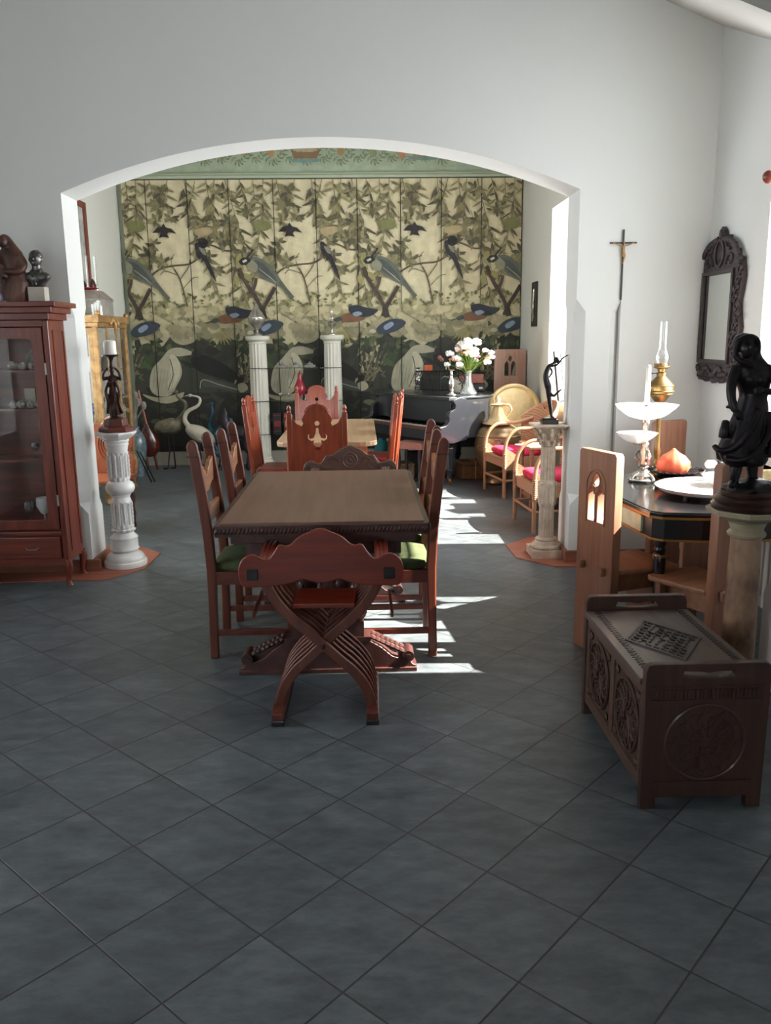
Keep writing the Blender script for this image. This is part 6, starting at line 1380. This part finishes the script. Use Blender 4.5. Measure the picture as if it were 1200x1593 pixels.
b=MB(); b.add([(-.16,-.23,.156),(.16,-.23,.156),(.16,.23,.156),(-.16,.23,.156),(-.09,-.14,.235),(.09,-.14,.235),(.09,.14,.235),(-.09,.14,.235)],[(0,3,2,1),(4,5,6,7),(0,1,5,4),(1,2,6,5),(2,3,7,6),(3,0,4,7)]); b.obj('lid','casket_lid',t,smooth=0,bevel=.006)
for x in (-.06,):
    b=MB(); b.ball((x,-.228,.10),(.024,.008,.026),10); b.tube([(x+.02*math.cos(a*.7),-.238,.075+.024*math.sin(a*.7)) for a in range(10)],.004,6); b.obj('ring_pull','bronze_brown',t)
t=thing('crystal_block','cut crystal block with a grey figure, on the front corner of the gilt vitrine','ornament',(-2.43,7.93,ZT+.0005))
b=MB(); 
for i in range(9): b.box((-.035+(i%3)*.024,-.03+(i//3)*.022,0),(-.014+(i%3)*.024,-.01+(i//3)*.022,.10+.03*((i*7)%3)/2))
b.obj('crystal','milky_glass',t,smooth=0); b=MB(); b.loft([(.045,-.01,0,.014,.012),(.045,-.01,.05,.010,.01),(.045,-.01,.08,.014,.012),(.045,-.01,.10,.006,.006)],n=12); b.obj('figure','silver_dull',t)
t=thing('red_dish','red dish holding two dark pine cones, on top of the stone casket','dish',(-2.56,8.18,ZT+.236))
b=MB(); b.lathe([(.03,0),(.06,.008),(.09,.02),(.088,.024),(.05,.014),(.001,.01)],n=28); b.obj('dish','red_glaze',t,smooth=60)
for s in (-1,1):
    b=MB(); b.lathe([(.012,.012),(.03,.03),(.033,.05),(.02,.08),(.01,.095),(.003,.105)],c=(s*.045,-.02,0),n=24,fl=(7,.2)); b.obj('pine_cone','bronze_brown',t,smooth=30)
t=thing('glass_chimneys','pair of thin clear glass lamp chimneys behind the red dish','glass',(-2.57,8.32,ZT+.2355))
for s in (-1,1):
    b=MB(); b.lathe([(.014,0),(.018,.03),(.012,.06),(.012,.33)],c=(s*.04,0,0),n=20); b.obj('chimney','crystal',t,smooth=60)
t=thing('wall_picture','tall picture with a dark red frame on the far room\'s left wall','picture',(-2.8495,8.70,1.93))
b=MB(); b.box((0,-.42,0),(.035,-.36,1.0)); b.box((0,.36,0),(.035,.42,1.0)); b.box((0,-.36,0),(.035,.36,.06)); b.box((0,-.36,.94),(.035,.36,1.0)); b.obj('frame','frame_reddish',t,smooth=0,bevel=.006)
b=MB(); b.box((0,-.36,.06),(.012,.36,.94)); b.obj('canvas','picture_paper',t,smooth=0)
# carved chair behind the white pedestal
t=thing('carved_side_chair','brown carved chair with turned legs partly hidden behind the white pedestal','chair',(-2.12,6.75,0),math.radians(-8))
ol=[(-.17,.44),(.17,.44),(.19,.55),(.15,.62),(.18,.70),(.19,.80),(.14,.87),(.08,.86),(.04,.91),(0,.93)]; ol=ol+[(-x,z) for x,z in ol[::-1][1:-2]]
b=MB(); b.plateY(ol,.20,.225); bk2=b.obj('backrest','leather_brown',t,smooth=0,bevel=.008)
b=MB()
for k in range(3): b.tube([((.12-.02*k)*math.cos(a*PI/8),.198,.68+(.16-.04*k)*math.sin(a*PI/8)) for a in range(17)],.008,6)
b.obj('carving','leather_brown',bk2)
b=MB(); b.box((-.20,-.20,.41),(.20,.22,.445)); b.obj('seat','leather_brown',t,smooth=0,bevel=.008)
for sx in (-1,1):
    for sy in (-1,1): b=MB(); b.lathe([(.022,0),(.016,.05),(.026,.12),(.014,.17),(.028,.25),(.016,.33),(.024,.41)],c=(sx*.16,sy*.16,0),n=14); b.obj('leg','table_dark',t)
# lute, vase, poles
t=thing('long_necked_lute','glossy reddish brown lute leaning upright by the painted screen','lute',(-2.57,10.02,.16),.35)
b=MB(); b.loft([(0,0,0,.03,.02),(0,0,.03,.085,.05),(0,0,.10,.125,.07),(0,0,.18,.13,.07),(-.005,0,.27,.09,.055),(-.012,0,.36,.04,.03),(-.018,0,.42,.018,.016)],n=28); b.obj('body','lute_wood',t,smooth=60)
b=MB(); b.tube([(-.018,-.01,.40),(-.05,0,.60),(-.085,.01,.80)],[.014,.013,.016],8); nk=b.obj('neck','lute_side',t,smooth=60)
b=MB(); b.box((-.10,.0,.78),(-.075,.03,.87)); b.obj('headstock','bronze_brown',nk,smooth=0,bevel=.004)
for s in (-1,1): b=MB(); b.tube([(s*.05,0,.06),(s*.055+.02,-.03,-.158)],[.022,.014],8); b.obj('stand_leg','lute_wood',t)
t=thing('glazed_vase','blue grey glazed floor vase beside the gilt vitrine','vase',(-2.60,9.55,0))
b=MB(); b.lathe([(.07,0),(.075,.02),(.07,.06),(.10,.2),(.12,.33),(.115,.42),(.08,.50),(.045,.54),(.05,.57),(.045,.57),(.001,.5)],n=36); b.obj('body','blue_glaze',t,smooth=60)
for i in range(5):
    b=MB(); a=i*1.3; b.tube(cr([(0,0,.5),(.03*math.cos(a),.03*math.sin(a),.65),(.12*math.cos(a),.10*math.sin(a),.80+.03*i)],3),.006,6); b.ball((.12*math.cos(a),.10*math.sin(a),.81+.03*i),(.03,.012,.05),8); b.obj('dried_twig','casket_stone',t)
for i,lab in enumerate(['thin black pole leaning out from the vitrine, outer of two','thin black pole leaning out from the vitrine, inner of two']):
    b=MB(); b.tube([(0,0,0.006),(-.20,.24,.30+.02*i)],.007,6); tag(b.obj('slanted_pole','black_iron'),lab,'pole','black poles by the vitrine',loc=(-2.30+i*-.03,9.10-.03*i,0))
# birds
def bird(label,loc,m,s=1,hy=.0,neck=None,body=None,rz=0,legc='bronze_dark',legs=True,name='crane_sculpture'):
    t=thing(name,label,'sculpture',loc,rz,None,s)
    b=MB(); b.loft(body,n=20) if False else None
    b=MB()
    bx=cr(body,4); n=len(bx); R_=[ .012+.085*math.sin(PI*min(1,(i+1)/n*1.0))**.8 for i in range(n)]
    b.tube(bx,R_,14); b.tube(cr(neck,4),[.035,.010],10); hp=neck[-1]; pv=neck[-2]
    dx=1 if hp[0]>=pv[0] else -1
    b.ball(hp,(.028,.02,.022),10); b.tube([(hp[0]+dx*.02,hp[1],hp[2]),(hp[0]+dx*.11,hp[1],hp[2]-.02)],[.010,.002],6)
    b.obj('body',m,t,remesh=.008,sm=3)
    if legs:
        mx=(body[0][0]+body[-1][0])/2; bz=min(p[2] for p in body)
        for q in (-1,1): l=MB(); l.tube([(mx+q*.03,q*.02,bz),(mx+q*.02+.01,q*.02,bz*.5),(mx+q*.04,q*.02,.012)],.009,6); l.tube([(mx+q*.04,q*.02,.01),(mx+q*.04-dx*-.06,q*.02,.008)],.008,6); l.obj('leg',legc,t)
    return t
bird('greenish metal crane with raised head, beside the lute','%s'and(-2.22,10.06,0),'crane_metal',neck=[(.0,0,.58),(.10,0,.70),(.10,0,.80),(.02,0,.86),(.0,0,.93)],body=[(.06,0,.62),(0,0,.54),(-.10,0,.52),(-.22,0,.50),(-.27,0,.44)],)
bird('white egret with looping neck, before the painted screen',(-1.98,9.98,0),'egret_white',neck=[(-.08,0,.50),(-.14,0,.60),(-.10,0,.70),(.03,0,.77),(.05,0,.86),(-.06,0,.89)],body=[(-.12,0,.52),(-.05,0,.47),(.05,0,.42),(.14,0,.36),(.21,0,.31)])
bird('teal blue peacock figure between the egret and the horse',(-1.79,10.06,0),'peacock_teal',neck=[(-.03,0,.42),(-.05,0,.55),(-.01,0,.66),(-.02,0,.78)],body=[(-.06,0,.42),(0,0,.36),(.08,0,.42),(.16,0,.52),(.22,0,.60)],name='peacock_sculpture')
bird('small dark blue metal bird at the peacock\'s feet',(-1.72,9.90,0),'peacock_teal',s=.55,neck=[(-.03,0,.42),(-.05,0,.5),(-.08,0,.56),(-.12,0,.6)],body=[(-.06,0,.42),(0,0,.36),(.08,0,.38),(.16,0,.36),(.22,0,.30)])
t=thing('horse_sculpture','dark bronze horse sculpture with lowered head, beside the fluted column','sculpture',(-1.57,9.92,0))
b=MB()
b.tube(cr([(.16,0,.44),(.06,0,.45),(-.04,0,.47)],4),[.09,.10,.085],14); b.tube(cr([(-.04,0,.50),(-.07,0,.60),(-.05,0,.70)],4),[.075,.05,.042],12)
b.tube(cr([(-.04,0,.72),(-.10,0,.68),(-.14,-.01,.58),(-.145,-.01,.55)],4),[.04,.042,.028,.024],10)
for s in (-1,1):
    b.tube([(-.03,s*.02,.74),(-.025,s*.025,.775)],[.014,.004],6)
    b.tube(cr([(-.05,s*.05,.42),(-.05,s*.05,.24),(-.04,s*.05,.10),(-.055,s*.05,.0)],3),[.04,.024,.018,.024],8)
    b.tube(cr([(.17,s*.05,.42),(.19,s*.05,.27),(.23,s*.05,.20),(.20,s*.05,.06),(.19,s*.05,.0)],3),[.06,.032,.022,.017,.024],8)
b.obj('body','horse_dark',t,remesh=.010,sm=4)
b=MB(); b.tube(cr([(.24,0,.46),(.29,0,.36),(.27,0,.22)],3),[.022,.03,.012],8); b.obj('tail','horse_dark',t)
